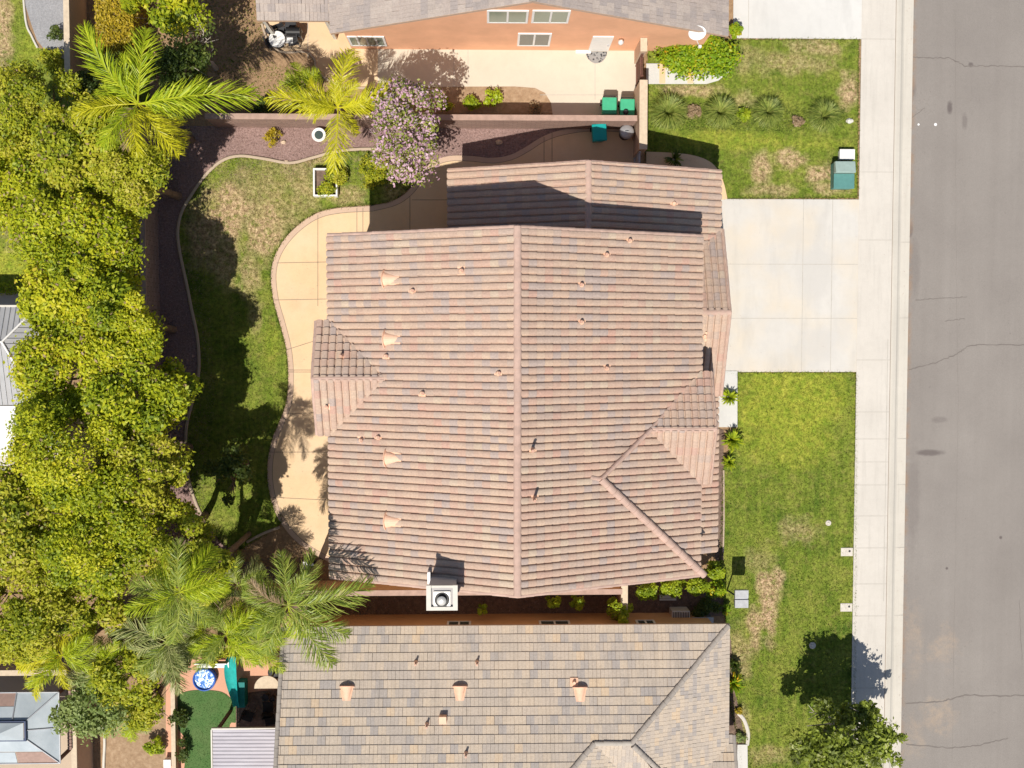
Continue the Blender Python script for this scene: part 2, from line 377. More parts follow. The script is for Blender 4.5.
M['leaf_row'] = leaf_mat('soft_green_blade', [(0, (.09,.14,.03)), (.4, (.24,.31,.06)), (.8, (.40,.46,.10)), (1, (.55,.56,.16))])
M['leaf_yellow'] = leaf_mat('yellow_hedge_leaf', [(0, (.24,.19,.015)), (.5, (.52,.40,.025)), (1, (.72,.50,.05))])
M['leaf_lime'] = leaf_mat('lime_leaf', [(0, (.12,.20,.012)), (.5, (.34,.44,.02)), (1, (.58,.62,.03))])
M['leaf_lantana'] = leaf_mat('lantana_leaf', [(0, (.09,.20,.01)), (.45, (.26,.42,.015)), (.78, (.46,.52,.02)), (.9, (.70,.46,.02)), (1, (.75,.26,.02))])
M['leaf_grey'] = leaf_mat('grey_green_leaf', [(0, (.12,.19,.04)), (.5, (.26,.34,.10)), (1, (.44,.50,.19))])
M['palm_y'] = leaf_mat('yellow_palm_leaf', [(0, (.34,.36,.012)), (.5, (.60,.58,.014)), (1, (.82,.76,.05))], .35, .4)
M['palm_g'] = leaf_mat('green_palm_leaf', [(0, (.12,.20,.025)), (.5, (.27,.36,.05)), (1, (.52,.56,.12))], .35, .4)
M['palm_l'] = leaf_mat('lime_palm_leaf', [(0, (.22,.32,.012)), (.5, (.42,.54,.018)), (1, (.66,.70,.05))], .35, .4)
M['palm_s'] = leaf_mat('silvery_palm_leaf', [(0, (.13,.18,.04)), (.5, (.32,.37,.12)), (1, (.60,.58,.26))], .3, .45)
M['dead'] = leaf_mat('dry_leaf', [(0, (.20,.13,.07)), (1, (.42,.30,.18))], .2)
M['rachis'] = plain('frond_stem', (.40,.42,.08), .6)

# ------------------------------------------------------------------ tile roofs
def tile_roof(name, A0, U, V, Wd, L, mat, parent, kind='S', clip=None, seed=0, cw=.28, cl=.33):
    """A0 eave corner, U along eave, V up the slope; clip = convex polygon in (u,v)"""
    rs = np.random.RandomState(seed); A0, U, V = Vector(A0), Vector(U).normalized(), Vector(V).normalized(); N = U.cross(V)
    if N.z < 0: N = -N
    if kind == 'S': prof = [(0, -.006), (.12, -.006), (.155, .055), (.26, .074), (.5, .082), (.75, .076), (.89, .058), (.94, -.004), (1.0, -.006)]; lip = .018
    else: prof = [(0.0, -.004), (.02, .007), (.475, .007), (.5, -.004), (.525, .007), (.98, .007), (1., -.004)]; lip = .032
    if name == 'cross_gable_roof': lip = .045
    nu, nv = int(math.ceil(Wd/cw)), int(math.ceil(L/cl)); k = len(prof)
    lo = rs.rand(nv//2+3, nu//2+3)
    vs, fs, rn = [], [], []
    for j in range(nv):
        off = (cw/2 if (kind != 'S' and j % 2) else 0)
        for i in range(-1 if off else 0, nu):
            b = len(vs); u0 = i*cw+off; v0, v1 = j*cl, (j+1)*cl
            du = rs.uniform(-.007, .007); dz = rs.uniform(-.002, .004)
            for p, h in prof: vs.append((u0+p*cw+du, v0, h+lip+dz))
            for p, h in prof: vs.append((u0+p*cw+du, v1+.01, h))
            for p, h in prof: vs.append((u0+p*cw+du, v0, h*.6-.004))
            for q in range(k-1):
                fs.append((b+q, b+q+1, b+k+q+1, b+k+q)); fs.append((b+2*k+q, b+2*k+q+1, b+q+1, b+q))
            r = (lo[j//2, (i+1)//2] if rs.rand() < .38 else rs.rand())
            rn += [r]*(2*(k-1))
    W3 = [tuple(A0+U*u+V*v+N*(w+.03)) for u, v, w in vs]
    ox, oy, oz = ORG[parent]
    me = bpy.data.meshes.new(name); me.from_pydata([(x-ox, y-oy, z-oz) for x, y, z in W3], [], fs)
    a = me.attributes.new('rnd', 'FLOAT', 'FACE'); a.data.foreach_set('value', rn)
    cl_ = clip or [(0, 0), (Wd, 0), (Wd, L), (0, L)]
    bm = bmesh.new(); bm.from_mesh(me)
    cx = sum(p[0] for p in cl_)/len(cl_); cy = sum(p[1] for p in cl_)/len(cl_)
    O = Vector(ORG[parent])
    for i in range(len(cl_)):
        (ua, va), (ub, vb) = cl_[i], cl_[(i+1) % len(cl_)]
        e = U*(ub-ua)+V*(vb-va)
        if e.length < 1e-6: continue
        n = e.cross(N).normalized(); p = A0+U*ua+V*va
        if (A0+U*cx+V*cy-p).dot(n) > 0: n = -n
        bmesh.ops.bisect_plane(bm, geom=bm.verts[:]+bm.edges[:]+bm.faces[:], plane_co=p-O, plane_no=n, clear_outer=True)
    bm.to_mesh(me); bm.free()
    if kind == 'S': me.polygons.foreach_set('use_smooth', [False]*len(me.polygons))
    o = link(me, name, mat, parent)
    # deck under the tiles, thick enough to show a fascia
    top = [A0+U*u+V*v+N*.012 for u, v in cl_]; bot = [q-Vector((0, 0, .16)) for q in top]
    d = MB(); d.hull(top, bot); d.build('roof_deck', M['fascia'], parent)
    return o
def caps(name, p0, p1, r, mat, parent, seg=.36, flat=.75, n=7):
    p0, p1 = Vector(p0), Vector(p1); d = (p1-p0); L = d.length; d.normalize()
    s = d.cross(Vector((0, 0, 1))).normalized(); u = s.cross(d); m = MB(); k = max(1, round(L/seg))
    for i in range(k):
        a, b = p0+d*(L*i/k), p0+d*(L*(i+1)/k+.03)
        w = random.uniform(-.006, .006)
        v = []
        for p, rr in ((a, r*1.07), (b, r*.95)):
            for j in range(n+1):
                th = math.pi*j/n; v.append(p+s*(rr*math.cos(th)+w)+u*(rr*flat*math.sin(th)))
        m.add(v, [(j, j+1, n+2+j, n+1+j) for j in range(n)]+[tuple(range(n+1)), tuple(range(n+1, 2*n+2))], 0)
    return m.build(name, mat, parent)
def cone_vent(p, dn, N, parent, s=1.0):
    """half-cone dormer vent; p on roof, dn horizontal downslope direction, N roof normal"""
    p, dn, N = Vector(p), Vector(dn).normalized(), Vector(N).normalized()
    ds = (dn-N*dn.dot(N)).normalized(); sd = N.cross(ds)
    m = MB(); n = 10; v = []
    for a, r, h in ((.34, .36, .28), (-.50, .12, .05)):
        for i in range(n+1):
            th = math.pi*i/n; v.append(p+ds*(a*s)+sd*(r*s*math.cos(th))+N*(h*s*math.sin(th)+.05))
    m.add(v, [(j, j+1, n+2+j, n+1+j) for j in range(n)]+[tuple(range(n+1, 2*n+2))], 0)
    q = [p+ds*(a*s)+sd*(b*s)+N*.072 for a, b in ((.42, -.42), (.42, .42), (-.5, .25), (-.5, -.25))]
    m.hull(q, [x-N*.03 for x in q])
    for r0_, r1_ in ((.34, .48),):
        vv = [p+ds*(.345*s)+sd*(rr*s*math.cos(math.pi*i/n))+N*(rr*s*.72*math.sin(math.pi*i/n)+.05) for rr in (r0_, r1_) for i in range(n+1)]
        m.add(vv+[q_-ds*.03 for q_ in vv], [(j, j+1, n+2+j, n+1+j) for j in range(n)]+[(2*n+2+j, 2*n+3+j, 3*n+4+j, 3*n+3+j) for j in range(n)]+[(n+1+j, n+2+j, 3*n+4+j, 3*n+3+j) for j in range(n)])
    o = m.build('roof_vent', M['vent'], parent)
    m = MB(); v = [p+ds*(.325*s)+sd*(.33*s*math.cos(math.pi*i/n))+N*(.26*s*math.sin(math.pi*i/n)+.05) for i in range(n+1)]
    m.add(v, [tuple(range(n+1))]); m.build('vent_mouth', M['vent_dark'], o)
def pipe_vent(p, N, parent, h=.35, r=.055, sq=.34, dx=0):
    p, N = Vector(p), Vector(N).normalized()
    a = N.cross(Vector((0, 1, 0))).normalized(); b = N.cross(a); m = MB()
    q = [p+a*(sq/2*i)+b*(sq/2*j)+N*.085 for i, j in ((-1,-1),(1,-1),(1,1),(-1,1))]
    m.hull(q, [x-N*.03 for x in q])
    m.tube(p+N*.05, p+N*.05+Vector((0, 0, .16)), r*2.0, r*1.2, 10)
    f = m.build('pipe_flashing', M['vent'], parent)
    m = MB(); m.tube(p+Vector((0, 0, .05)), p+Vector((0, 0, h)), r, r, 10); m.build('vent_pipe', M['pipe'], f)

# ------------------------------------------------------------------ plants
def leaves(pts, nrm, size, rs, aspect=.55, jitter=.8):
    """pointed leaf faces at pts facing roughly nrm"""
    n = len(pts); N = nrm+rs.normal(0, jitter, (n, 3)); N /= np.linalg.norm(N, axis=1)[:, None]+1e-9
    T = np.cross(N, rs.normal(0, 1, (n, 3))); T /= np.linalg.norm(T, axis=1)[:, None]+1e-9
    B = np.cross(N, T); s = (size*rs.uniform(.6, 1.35, n))[:, None]
    V = np.stack([pts-T*s, pts-B*s*aspect+N*s*.12, pts+T*s, pts+B*s*aspect+N*s*.12], 1)
    return V.reshape(-1, 3)
def blob_leaves(c, R3, nblob, per, size, rs, flat=.8, shell=.7, blob=(.22, .42), bias=None):
    """clumps spread through an ellipsoid; returns points, normals, per-leaf tone"""
    P_, N_, T_ = [], [], []
    c = np.array(c); R3 = np.array(R3)
    for _ in range(nblob):
        d = rs.normal(0, 1, 3); d /= np.linalg.norm(d)
        if d[2] < -.35: d[2] *= -1
        rr = rs.uniform(shell*.55, 1.0)**.6
        q = c+d*R3*rr
        br = rs.uniform(*blob)*R3[:2].mean(); tone = rs.uniform(0, .5)
        k = int(per*rs.uniform(.6, 1.4))
        e = rs.normal(0, 1, (k, 3)); e /= np.linalg.norm(e, axis=1)[:, None]; e[:, 2] = np.where(rs.rand(k) < .6, np.abs(e[:, 2]), e[:, 2])
        rad = br*np.clip(rs.normal(.86, .21, k), .15, 1.5)[:, None]
        P_.append(q+e*rad*np.array([1, 1, flat])); N_.append(e*.8+np.array([0, 0, .9])); T_.append(np.clip(tone+rs.uniform(0, .5, k), 0, 1))
    return np.concatenate(P_), np.concatenate(N_), np.concatenate(T_)
def foliage(name, pts, nrm, tone, size, mats, parent, rs, aspect=.55, second=None, jitter=.8):
    V = leaves(pts, nrm, size, rs, aspect, jitter)-np.array(ORG[parent])
    me = fast_mesh(name, V, 4, tone)
    o = link(me, name, mats, parent)
    if second is not None: me.polygons.foreach_set('material_index', second.astype(np.int32))
    return o
def limbs(base, crown_c, R3, rs, r0=.16, n=7, mat='bark', parent=None, name='trunk'):
    m = MB(); b = Vector(base); c = Vector(crown_c)
    fork = b.lerp(c, .45)+Vector((rs.uniform(-.15, .15), rs.uniform(-.15, .15), 0))
    m.path([b, b.lerp(fork, .5)+Vector((rs.uniform(-.08, .08), rs.uniform(-.08, .08), 0)), fork], [r0*1.25, r0, r0*.8])
    for i in range(n):
        a = 2*math.pi*(i+rs.uniform(-.3, .3))/n; k = rs.uniform(.55, .85)
        e = c+Vector((math.cos(a)*R3[0]*k, math.sin(a)*R3[1]*k, rs.uniform(-.2, .6)*R3[2]))
        mid = fork.lerp(e, .5)+Vector((rs.uniform(-.2, .2), rs.uniform(-.2, .2), .15))
        m.path([fork, mid, e], [r0*.6, r0*.33, r0*.1], 6)
        for _ in range(3):
            st = mid.lerp(e, rs.uniform(0, .8)); e2 = st+Vector((rs.uniform(-.7, .7), rs.uniform(-.7, .7), rs.uniform(.1, .6)))
            m.path([st, e2], [r0*.2, r0*.05], 5)
    return m.build(name, M[mat], parent)
def base_of(px, py, z):
    x, y, _ = P(px, py, z); return x, y
def tree(name, label, cat, px, py, z, rx, ry, rz, seed, mat='leaf', nblob=34, per=260, size=.11, group=None, trunk='bark', r0=.15, shell=.7, blob=(.2, .4), second=None, secfrac=0, lobes=None, gz=0, limbn=7):
    """crown centre seen at px,py at height z; rx,ry in metres"""
    rs = np.random.RandomState(seed); x, y = base_of(px, py, z)
    t = thing(name, label, cat, (x, y, gz), group)
    limbs((x, y, gz), (x, y, z), (rx, ry, rz), rs, r0, limbn, trunk, t)
    Ps, Ns, Ts = [], [], []
    for (lx, ly, lz, f) in (lobes or [(0, 0, 0, 1)]):
        a, b, c = blob_leaves((x+lx, y+ly, z+lz), (rx*f, ry*f, rz*f), max(3, int(nblob*f*f)), per, size, rs, shell=shell, blob=blob)
        Ps.append(a); Ns.append(b); Ts.append(c)
    a, b, c = map(np.concatenate, (Ps, Ns, Ts))
    sec = None; mats = [M[mat]]
    if second:
        mats = [M[mat], M[second]]
        # flowers sit on the outer, upper leaves
        h = ((a-np.array([x, y, z]))/np.array([rx, ry, rz])); out = np.linalg.norm(h, axis=1)
        sec = ((rs.rand(len(a)) < secfrac) & (out > .6)).astype(int)
    foliage('crown', a, b, c, size, mats, t, rs, second=sec)
    return t
def shrub(name, label, px, py, r, h, seed, mat, n=1400, size=.06, cat='shrub', group=None, ry=None, z0=0.0, second=None, secfrac=.2, nb=14):
    rs = np.random.RandomState(seed); x, y = base_of(px, py, h*.6); ry = ry or r
    t = thing(name, label, cat, (x, y, z0), group)
    a, b, c = blob_leaves((x, y, z0+h*.42), (r*.8, ry*.8, h*.45), nb, n//nb, size, rs, shell=.6, blob=(.28, .5))
    a[:, 2] = np.maximum(a[:, 2], z0+.02)
    sec = None; mats = [M[mat]]
    if second: mats.append(M[second]); sec = (rs.rand(len(a)) < secfrac).astype(int)
    foliage('foliage', a, b, c, size, mats, t, rs, second=sec)
    m = MB()
    for i in range(5):
        an = rs.uniform(0, 6.28); m.path([(x, y, z0), (x+math.cos(an)*r*.5, y+math.sin(an)*ry*.5, z0+h*.7)], [.02, .008], 5)
    m.build('stem', M['bark'], t)
    return t
def straps(name, label, px, py, r, h, seed, mat, n=60, w=.035, cat='plant', group=None, z0=0.0):
    """clump of arching blades"""
    rs = np.random.RandomState(seed); x, y = base_of(px, py, h*.4); t = thing(name, label, cat, (x, y, z0), group)
    V = []; tone = []
    for i in range(n):
        an = rs.uniform(0, 6.283); L = r*rs.uniform(.55, 1.1); hh = h*rs.uniform(.35, 1.15); d = np.array([math.cos(an), math.sin(an), 0]); s = np.array([-d[1], d[0], 0])*w*rs.uniform(.7, 1.2)
        pts = [np.array([0, 0, 0.02])+d*.03, d*L*.4+[0, 0, hh*.8], d*L*.75+[0, 0, hh], d*L+[0, 0, hh*.75]]
        ws = [.8, 1, .7, .05]; q = rs.rand()
        for k in range(3):
            V += [pts[k]-s*ws[k], pts[k+1]-s*ws[k+1], pts[k+1]+s*ws[k+1], pts[k]+s*ws[k]]; tone.append(q)
    me = fast_mesh('leaf_blade', np.array(V), 4, np.array(tone)); link(me, 'foliage', M[mat], t)
    return t
FR = {}
def frond_mesh(kind, mat, L=2.6, n=66, seed=0, ll=.84, droop=.9):
    key = (kind, mat, seed)
    if key in FR: return FR[key]
    rs = np.random.RandomState(seed*7+3); V = []; tone = []
    def rach(t): return np.array([L*(t-.10*t*t*droop), (-.34, .12, .40, -.10, .25)[seed % 5]*t*t, L*(.38*t-.62*droop*t*t)])
    for side in (-1, 1):
        for i in range(n):
            t0 = .10+.90*i/n; p = rach(t0); tg = rach(min(1, t0+.02))-rach(t0-.02); tg /= np.linalg.norm(tg)
            sd = np.array([0, side, 0]); an = R(rs.uniform(34, 66)-30*t0*.6)
            ln = ll*(math.sin(math.pi*min(1, (t0*.86+.12)))**.6)*rs.uniform(.8, 1.1)
            d = tg*math.cos(an)+sd*math.sin(an)+np.array([0, 0, rs.uniform(-.15, .45)]); d /= np.linalg.norm(d)
            w = np.cross(d, [0, 0, 1]); w = w/np.linalg.norm(w)*rs.uniform(.011, .018)+np.array([0, 0, rs.uniform(-.01, .01)])
            a0, a1, a2 = p, p+d*ln*.55+[0, 0, -.03], p+d*ln*.98+[0, 0, -.05-rs.uniform(.05, .45)*ln*droop]
            q = rs.rand()
            V += [a0-w*.6, a1-w, a1+w, a0+w*.6]; V += [a1-w, a2-w*.15, a2+w*.15, a1+w]; tone += [q, q]
    # stem
    k = 10
    for i in range(k):
        a, b = rach(i/k), rach((i+1)/k); w = .03*(1-i/k*.8)
        s = np.array([0, w, 0]); u = np.array([0, 0, w])
        for q0, q1 in ((-s, u), (u, s)): V += [a+q0, b+q0*.9, b+q1*.9, a+q1]; tone.append(.95)
    me = fast_mesh('frond', np.array(V), 4, np.array(tone)); me.materials.append(M[mat]); FR[key] = me
    return me
def palm(label, px, py, z, tips, mat, seed, extra=6, base=None, group='feather palms along the yards', trunk_r=.14, mat2=None, L=2.6, z_tip=None):
    """crown heart seen at px,py; tips = list of (px,py) of the fronds' ends"""
    rs = np.random.RandomState(seed); x, y = base_of(px, py, z)
    bx, by = base if base else (x+rs.uniform(-.2, .2), y+rs.uniform(-.2, .2))
    t = thing('palm_tree', label, 'palm tree', (bx, by, 0), group)
    m = MB(); pts = []; k = 9
    for i in range(k+1):
        f = i/k; pts.append((bx+(x-bx)*f+math.sin(f*3)*.05, by+(y-by)*f, z*f))
    for i in range(k):
        m.tube(pts[i], pts[i+1], trunk_r*(1.18-.25*i/k), trunk_r*(1.02-.25*i/k), 10, 0, True)
    m.build('trunk', M['bark'], t)
    fr = []
    for (tx, ty) in tips:
        ex, ey, _ = P(tx, ty, z-.1); dx, dy = ex-x, ey-y; fr.append((math.atan2(dy, dx), math.hypot(dx, dy), 0))
    for i in range(extra+4):
        fr.append((rs.uniform(0, 6.283), L*rs.uniform(.6, .92), 1 if rs.rand() < .45 else -1))
    for i, (an, ln, ty) in enumerate(fr):
        s = rs.randint(0, 5); mm = mat if (mat2 is None or rs.rand() < .6) else mat2
        if i >= len(tips) and rs.rand() < .10: mm = 'dead'
        me = frond_mesh('f', mm, seed=s, droop=(.75, .95, 1.1, 1.3, .85)[s])
        o = bpy.data.objects.new('frond', me); col.objects.link(o); o.parent = t
        o.location = (x-bx, y-by, z+.02)
        sc_ = ln/2.42; o.scale = (sc_, max(.62, min(1.1, sc_)), sc_)
        o.rotation_euler = (rs.uniform(-.55, .55), R(-28) if ty == 1 else (R(22) if ty == -1 else R(-4)), an)
    return t
def grass(name, poly, dens, z, rs_seed, hgt=.06, w=.016, mat='blade', nperp=3):
    rs = np.random.RandomState(rs_seed); x, y = scatter_pts(poly, dens, rs); n = len(x)
    a = rs.uniform(0, 6.283, n); h = hgt*rs.uniform(.4, 1.2, n); l = hgt*rs.uniform(.2, 1.1, n); b = rs.uniform(0, 6.283, n); ww = w*rs.uniform(.6, 1.4, n)
    Z = np.full(n, z)
    V = np.stack([np.stack([x-np.cos(a)*ww, y-np.sin(a)*ww, Z], 1), np.stack([x+np.cos(a)*ww, y+np.sin(a)*ww, Z], 1), np.stack([x+np.cos(b)*l, y+np.sin(b)*l, Z+h], 1)], 1).reshape(-1, 3)
    me = fast_mesh(name, V, 3, rs.rand(n)); o = link(me, name, M[mat]); return o

# ================================================================== SETTING
def structure(name, m, mats): return m.build(name, mats, kind='structure')
XK = 18.35      # kerb line
m = MB(); m.box(-400, 400, -400, 400, -1.2, -.62); structure('terrain', m, M['terrain'])
m = MB(); m.box(-75, XK, -75, 75, -.6, 0); structure('ground', m, M['dirt'])
m = MB(); m.box(30.6, 75, -75, 75, -.6, 0); structure('ground_across_street', m, M['lawn'])
# street with cracks
m = MB(); m.box(19.0, 29.9, -75, 75, -.5, -.12)
def crack(pts, w=.035):
    q = [P(a, b, -.12)[:2] for a, b in pts]; o = []
    rs = random.Random(int(pts[0][1]))
    for i in range(len(q)-1):
        for k in range(12):
            t = k/12; o.append((q[i][0]+(q[i+1][0]-q[i][0])*t+rs.uniform(-.025, .025), q[i][1]+(q[i+1][1]-q[i][1])*t+rs.uniform(-.03, .03)))
    o.append(q[-1]); m.strip(o, lambda f: w*(.7+.6*abs(math.sin(f*23))), -.116, 1)
crack([(913,57),(928,58),(950,58),(965,66),(1000,66),(1060,68)], .04)
crack([(915,300),(935,299),(967,297)], .03)
crack([(909,370),(935,363),(957,354),(970,345),(1024,345),(1060,346)], .04)
crack([(906,703),(940,702),(965,695),(1000,696),(1060,694)], .055)
crack([(906,744),(950,748),(980,745),(1008,738)], .045)
crack([(911,118),(925,108)], .025); crack([(945,321),(965,319)], .025); crack([(1019,600),(1022,660)], .02)
crack([(955,10),(956,250),(958,400),(952,760)], .006)
for q_, r_ in (((918.5,124.5), .05), ((935.5,124.5), .07)):
    x_, y_, _ = P(*q_, -.12); m.sheet([(x_+r_*math.cos(k_*.7), y_+r_*math.sin(k_*.7)) for k_ in range(9)], -.115, 2)
structure('street', m, [M['asphalt'], M['crack'], M['white']])
# sidewalk, kerb, gutter
X0 = 16.6
m = MB(); m.box(X0, XK-.223, -75, 75, -.3, .06)
for py in (39, 172, 240, 360, 412, 439, 462, 485, 516, 548, 584, 616, 688, 740):
    y = P(870, py, .06)[1]; m.box(X0, XK-.225, y-.012, y+.012, .05, .064, 1)
m.box(XK-.222, XK-.20, -75, 75, .05, .0615, 2)
m.box(XK-.65+.3, XK-.65+.325, P(0,384,0)[1]-10, P(0,384,0)[1]+2, .05, .0642, 1)
structure('sidewalk', m, [M['sidewalk'], M['joint'], M['edge_line']])
m = MB(); prof = [(XK-.22, -.3), (XK-.22, .06), (XK-.10, .055), (XK+.06, .02), (XK+.16, -.06), (XK+.24, -.095), (19.0, -.112), (19.0, -.3)]
for y0, y1 in ((-75, 75),):
    n = len(prof); v = [(x, y0, z) for x, z in prof]+[(x, y1, z) for x, z in prof]
    m.add(v, [(i, (i+1) % n, n+(i+1) % n, n+i) for i in range(n)])
for py in (242, 318, 439, 485, 548, 616, 756): 
    y = P(895, py, 0)[1]; m.box(XK+.24, 18.995, y-.012, y+.012, -.12, -.094, 1)
structure('kerb', m, [M['gutter'], M['joint']])
m = MB(); m.box(29.9, 30.6, -75, 75, -.4, -.09); m.box(30.6, 32.2, -75, 75, -.3, .06); structure('far_sidewalk', m, M['sidewalk'])
# driveways
def jl(m, a, b, z, w=.025, mi=1): m.strip([P(*a)[:2], P(*b)[:2]], w, z, mi)
m = MB(); x0, y0 = P(715, 372, .05)[:2]; y1 = P(715, 199, .05)[1]; m.box(9.0, X0, y0, y1, -.2, .05)
xa, xb = P(802, 300)[0], P(831, 300)[0]
for x in (xa, xb): m.box(x-.012, x+.012, y0+.01, y1-.01, .04, .054, 1)
for py in (263, 318): y = P(0, py)[1]; m.box(9.01, X0-.01, y-.012, y+.012, .04, .0535, 1)
structure('driveway', m, [M['drive'], M['joint']])
m = MB(); x0 = P(733, 20)[0]; y0 = P(733, 38, .05)[1]; m.box(x0, X0, y0, 30, -.2, .05); m.box(P(748,20)[0], P(748,20)[0]+.02, y0+.02, 29, .04, .054, 1); structure('neighbour_driveway', m, [M['drive_white'], M['joint']])

# lawns
LZ = .012
S_LAWN = PL([(724,372.5),(855.5,372.5),(855,560),(853.5,800),(750,830),(741,768),(737,735),(729,700),(727,640),(724,600),(719,580),(721,540),(723,470),(737,428),(737,374)])
N_LAWN = PL([(648,40),(858.5,39.5),(857,198),(724,198.5),(717,185),(700,165),(680,158),(646,158)])
back = [(222,162),(240,157),(265,160),(290,164),(312,160),(330,155),(348,152),(372,152),(395,160),(412,172),(424,172),(405,192),(385,203),(340,207),(318,212),(300,223),(285,238),(275,255),(271,275),(273,300),(280,325),(286,350),(288,375),(286,400),(280,420),(272,440),(268,460),(268,482),(273,505),(282,522),(255,540),(235,550),(215,535),(205,522),(195,500),(188,475),(186,450),(187,425),(193,400),(199,372),(198,340),(192,310),(186,280),(180,252),(178,232),(182,213),(193,195),(206,177)]
B_LAWN = curve(PL(back), 3, True)
def lawn(name, poly, dens=260):
    m = MB(); m.sheet(poly, LZ); m.keep = True
    o = structure(name, m, M['lawn'])
    me = o.data; bm = bmesh.new(); bm.from_mesh(me)
    for f in bm.faces:
        if f.normal.z < 0: f.normal_flip()
    bm.to_mesh(me); bm.free()
    return o
gs = 0
for nm, pl, lab, dens in (('front_lawn', S_LAWN, 'short green front grass south of the wide driveway', 420), ('neighbour_front_lawn', N_LAWN, 'patchy half dry front grass north of the wide driveway', 420), ('back_lawn', B_LAWN, 'browning back garden grass inside the curved edging', 420)):
    lawn(nm, pl); g = grass('grass', pl, dens, LZ, 11+gs); gs += 1; props(g, lab, 'grass', kind='stuff')
W_LAWN = PL([(-80,-40),(22,-40),(26,20),(38,48),(60,52),(150,60),(150,284),(-80,284)])
lawn('neighbour_back_lawn', W_LAWN); g = grass('grass', PL([(-10,-10),(23,-10),(26,20),(38,48),(60,52),(70,284),(-10,284)]), 260, LZ, 31); props(g, 'bright grass of the yard at the top left corner', 'grass', kind='stuff')
g = grass('grass', PL([(190,0),(330,0),(265,22),(262,60),(330,75),(360,105),(240,112),(190,100)]), 160, .0, 35, .09, .02, 'blade'); props(g, 'thin dry grass on the bare soil beside the pink house', 'grass', kind='stuff')

def edge_grass(lab, poly, seed, dens=95):
    rs = np.random.RandomState(seed); pts = []
    for i in range(len(poly)):
        a, b = np.array(poly[i]), np.array(poly[(i+1) % len(poly)]); k = int(np.linalg.norm(b-a)*dens)
        if k: pts.append(a+(b-a)*rs.rand(k)[:, None]+rs.normal(0, .028, (k, 2))*(.4+1.2*(np.sin((a+(b-a)*rs.rand(k)[:, None]).sum(1)*3)[:, None]**2)))
    p = np.concatenate(pts); n = len(p); a = rs.uniform(0, 6.283, n); b = rs.uniform(0, 6.283, n); w_ = rs.uniform(.01, .022, n); l = rs.uniform(.02, .09, n); Z = np.full(n, .012)
    V = np.stack([np.stack([p[:, 0]-np.cos(a)*w_, p[:, 1]-np.sin(a)*w_, Z], 1), np.stack([p[:, 0]+np.cos(a)*w_, p[:, 1]+np.sin(a)*w_, Z], 1), np.stack([p[:, 0]+np.cos(b)*l, p[:, 1]+np.sin(b)*l, Z+rs.uniform(.06, .11, n)], 1)], 1).reshape(-1, 3)
    o = link(fast_mesh('grass', V, 3, rs.rand(n)), 'grass', M['blade']); props(o, lab, 'grass', kind='stuff')
edge_grass('ragged grass tips along the edges of the south front lawn', S_LAWN, 201)
edge_grass('ragged grass tips along the edges of the patchy north front lawn', N_LAWN, 202)
edge_grass('ragged grass tips along the curved back lawn edge', B_LAWN, 203)
gc = PL([(650,104),(700,103),(760,106),(845,107),(848,124),(790,132),(700,131),(650,128)])
g = grass('ground_cover', gc, 330, .012, 204, .20, .016, 'leaf_row'); props(g, 'soft green low growth joining the shrubs on the north front lawn', 'ground cover', kind='stuff')
def litter(name, lab, poly, dens, z, seed, mat, size=.03):
    g = grass(name, poly, dens, z, seed, size*.6, size, mat); props(g, lab, 'litter', kind='stuff')
yy0, yy1 = -19.5, 15.5
litter('leaf_litter', 'dry leaf crumbs collected along the gutter edge', [(18.62, yy0), (19.2, yy0), (19.2, yy1), (18.62, yy1)], 14, -.10, 91, 'mulch_chip', .026)
litter('road_grit', 'scattered dark grit on the asphalt', [(19.1, yy0), (24, yy0), (24, yy1), (19.1, yy1)], 1.6, -.118, 92, 'crack', .03)
litter('road_grit', 'cluster of dark specks on the asphalt near the kerb', PL([(913,88),(932,88),(932,112),(913,116)]), 60, -.118, 93, 'crack', .03)
litter('leaf_litter', 'dry leaf crumbs on the tan curved patio', PL([(290,260),(328,260),(328,540),(300,520),(285,470),(292,400)]), 9, .05, 94, 'mulch_chip', .024)
litter('leaf_litter', 'dry crumbs on the wide driveway and pavement', PL([(724,200),(886,200),(886,371),(724,371)]), 1.6, .07, 95, 'mulch_chip', .02)

litter('petals', 'fallen pink petals around the flowering tree', PL([(375,95),(440,90),(455,140),(440,185),(385,195),(362,150)]), 26, .045, 96, 'blossom', .03)
# beds and bare ground
def bed(name, pts, z, mat, chips=0, seed=1, chipmat='mulch_chip', lab=None, smooth=False):
    pl = PL(pts) if not smooth else curve(PL(pts), 4, True)
    m = MB(); m.sheet(pl, z); m.keep = True; o = structure(name, m, M[mat]); me = o.data
    if me.polygons[0].normal.z < 0:
        bm = bmesh.new(); bm.from_mesh(me)
        for f in bm.faces: f.normal_flip()
        bm.to_mesh(me); bm.free()
    if chips:
        g = grass('mulch', pl, chips, z, seed, .035, .03, chipmat); props(g, lab, 'mulch', kind='stuff')
    return pl
bed('mulch_bed', [(150,126),(640,126),(640,150),(560,150),(440,190),(400,190),(300,175),(240,180),(215,230),(210,300),(215,400),(205,500),(240,560),(330,582),(150,590)], .004, 'mulch', 260, 5, 'mulch_chip', 'red brown gravel round the curved back lawn')
bed('dirt_strip', [(428,86),(520,86),(635,86),(635,113),(428,113)], .006, 'yard_dirt')
bed('gravel_yard', [(24,0),(66,0),(66,60),(45,50),(37,40),(30,20)], .02, 'gravel')
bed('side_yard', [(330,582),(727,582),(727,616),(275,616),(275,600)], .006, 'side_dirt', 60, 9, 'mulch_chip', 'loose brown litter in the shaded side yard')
bed('corner_dirt', [(104,700),(170,700),(172,800),(104,800)], .006, 'yard_dirt')
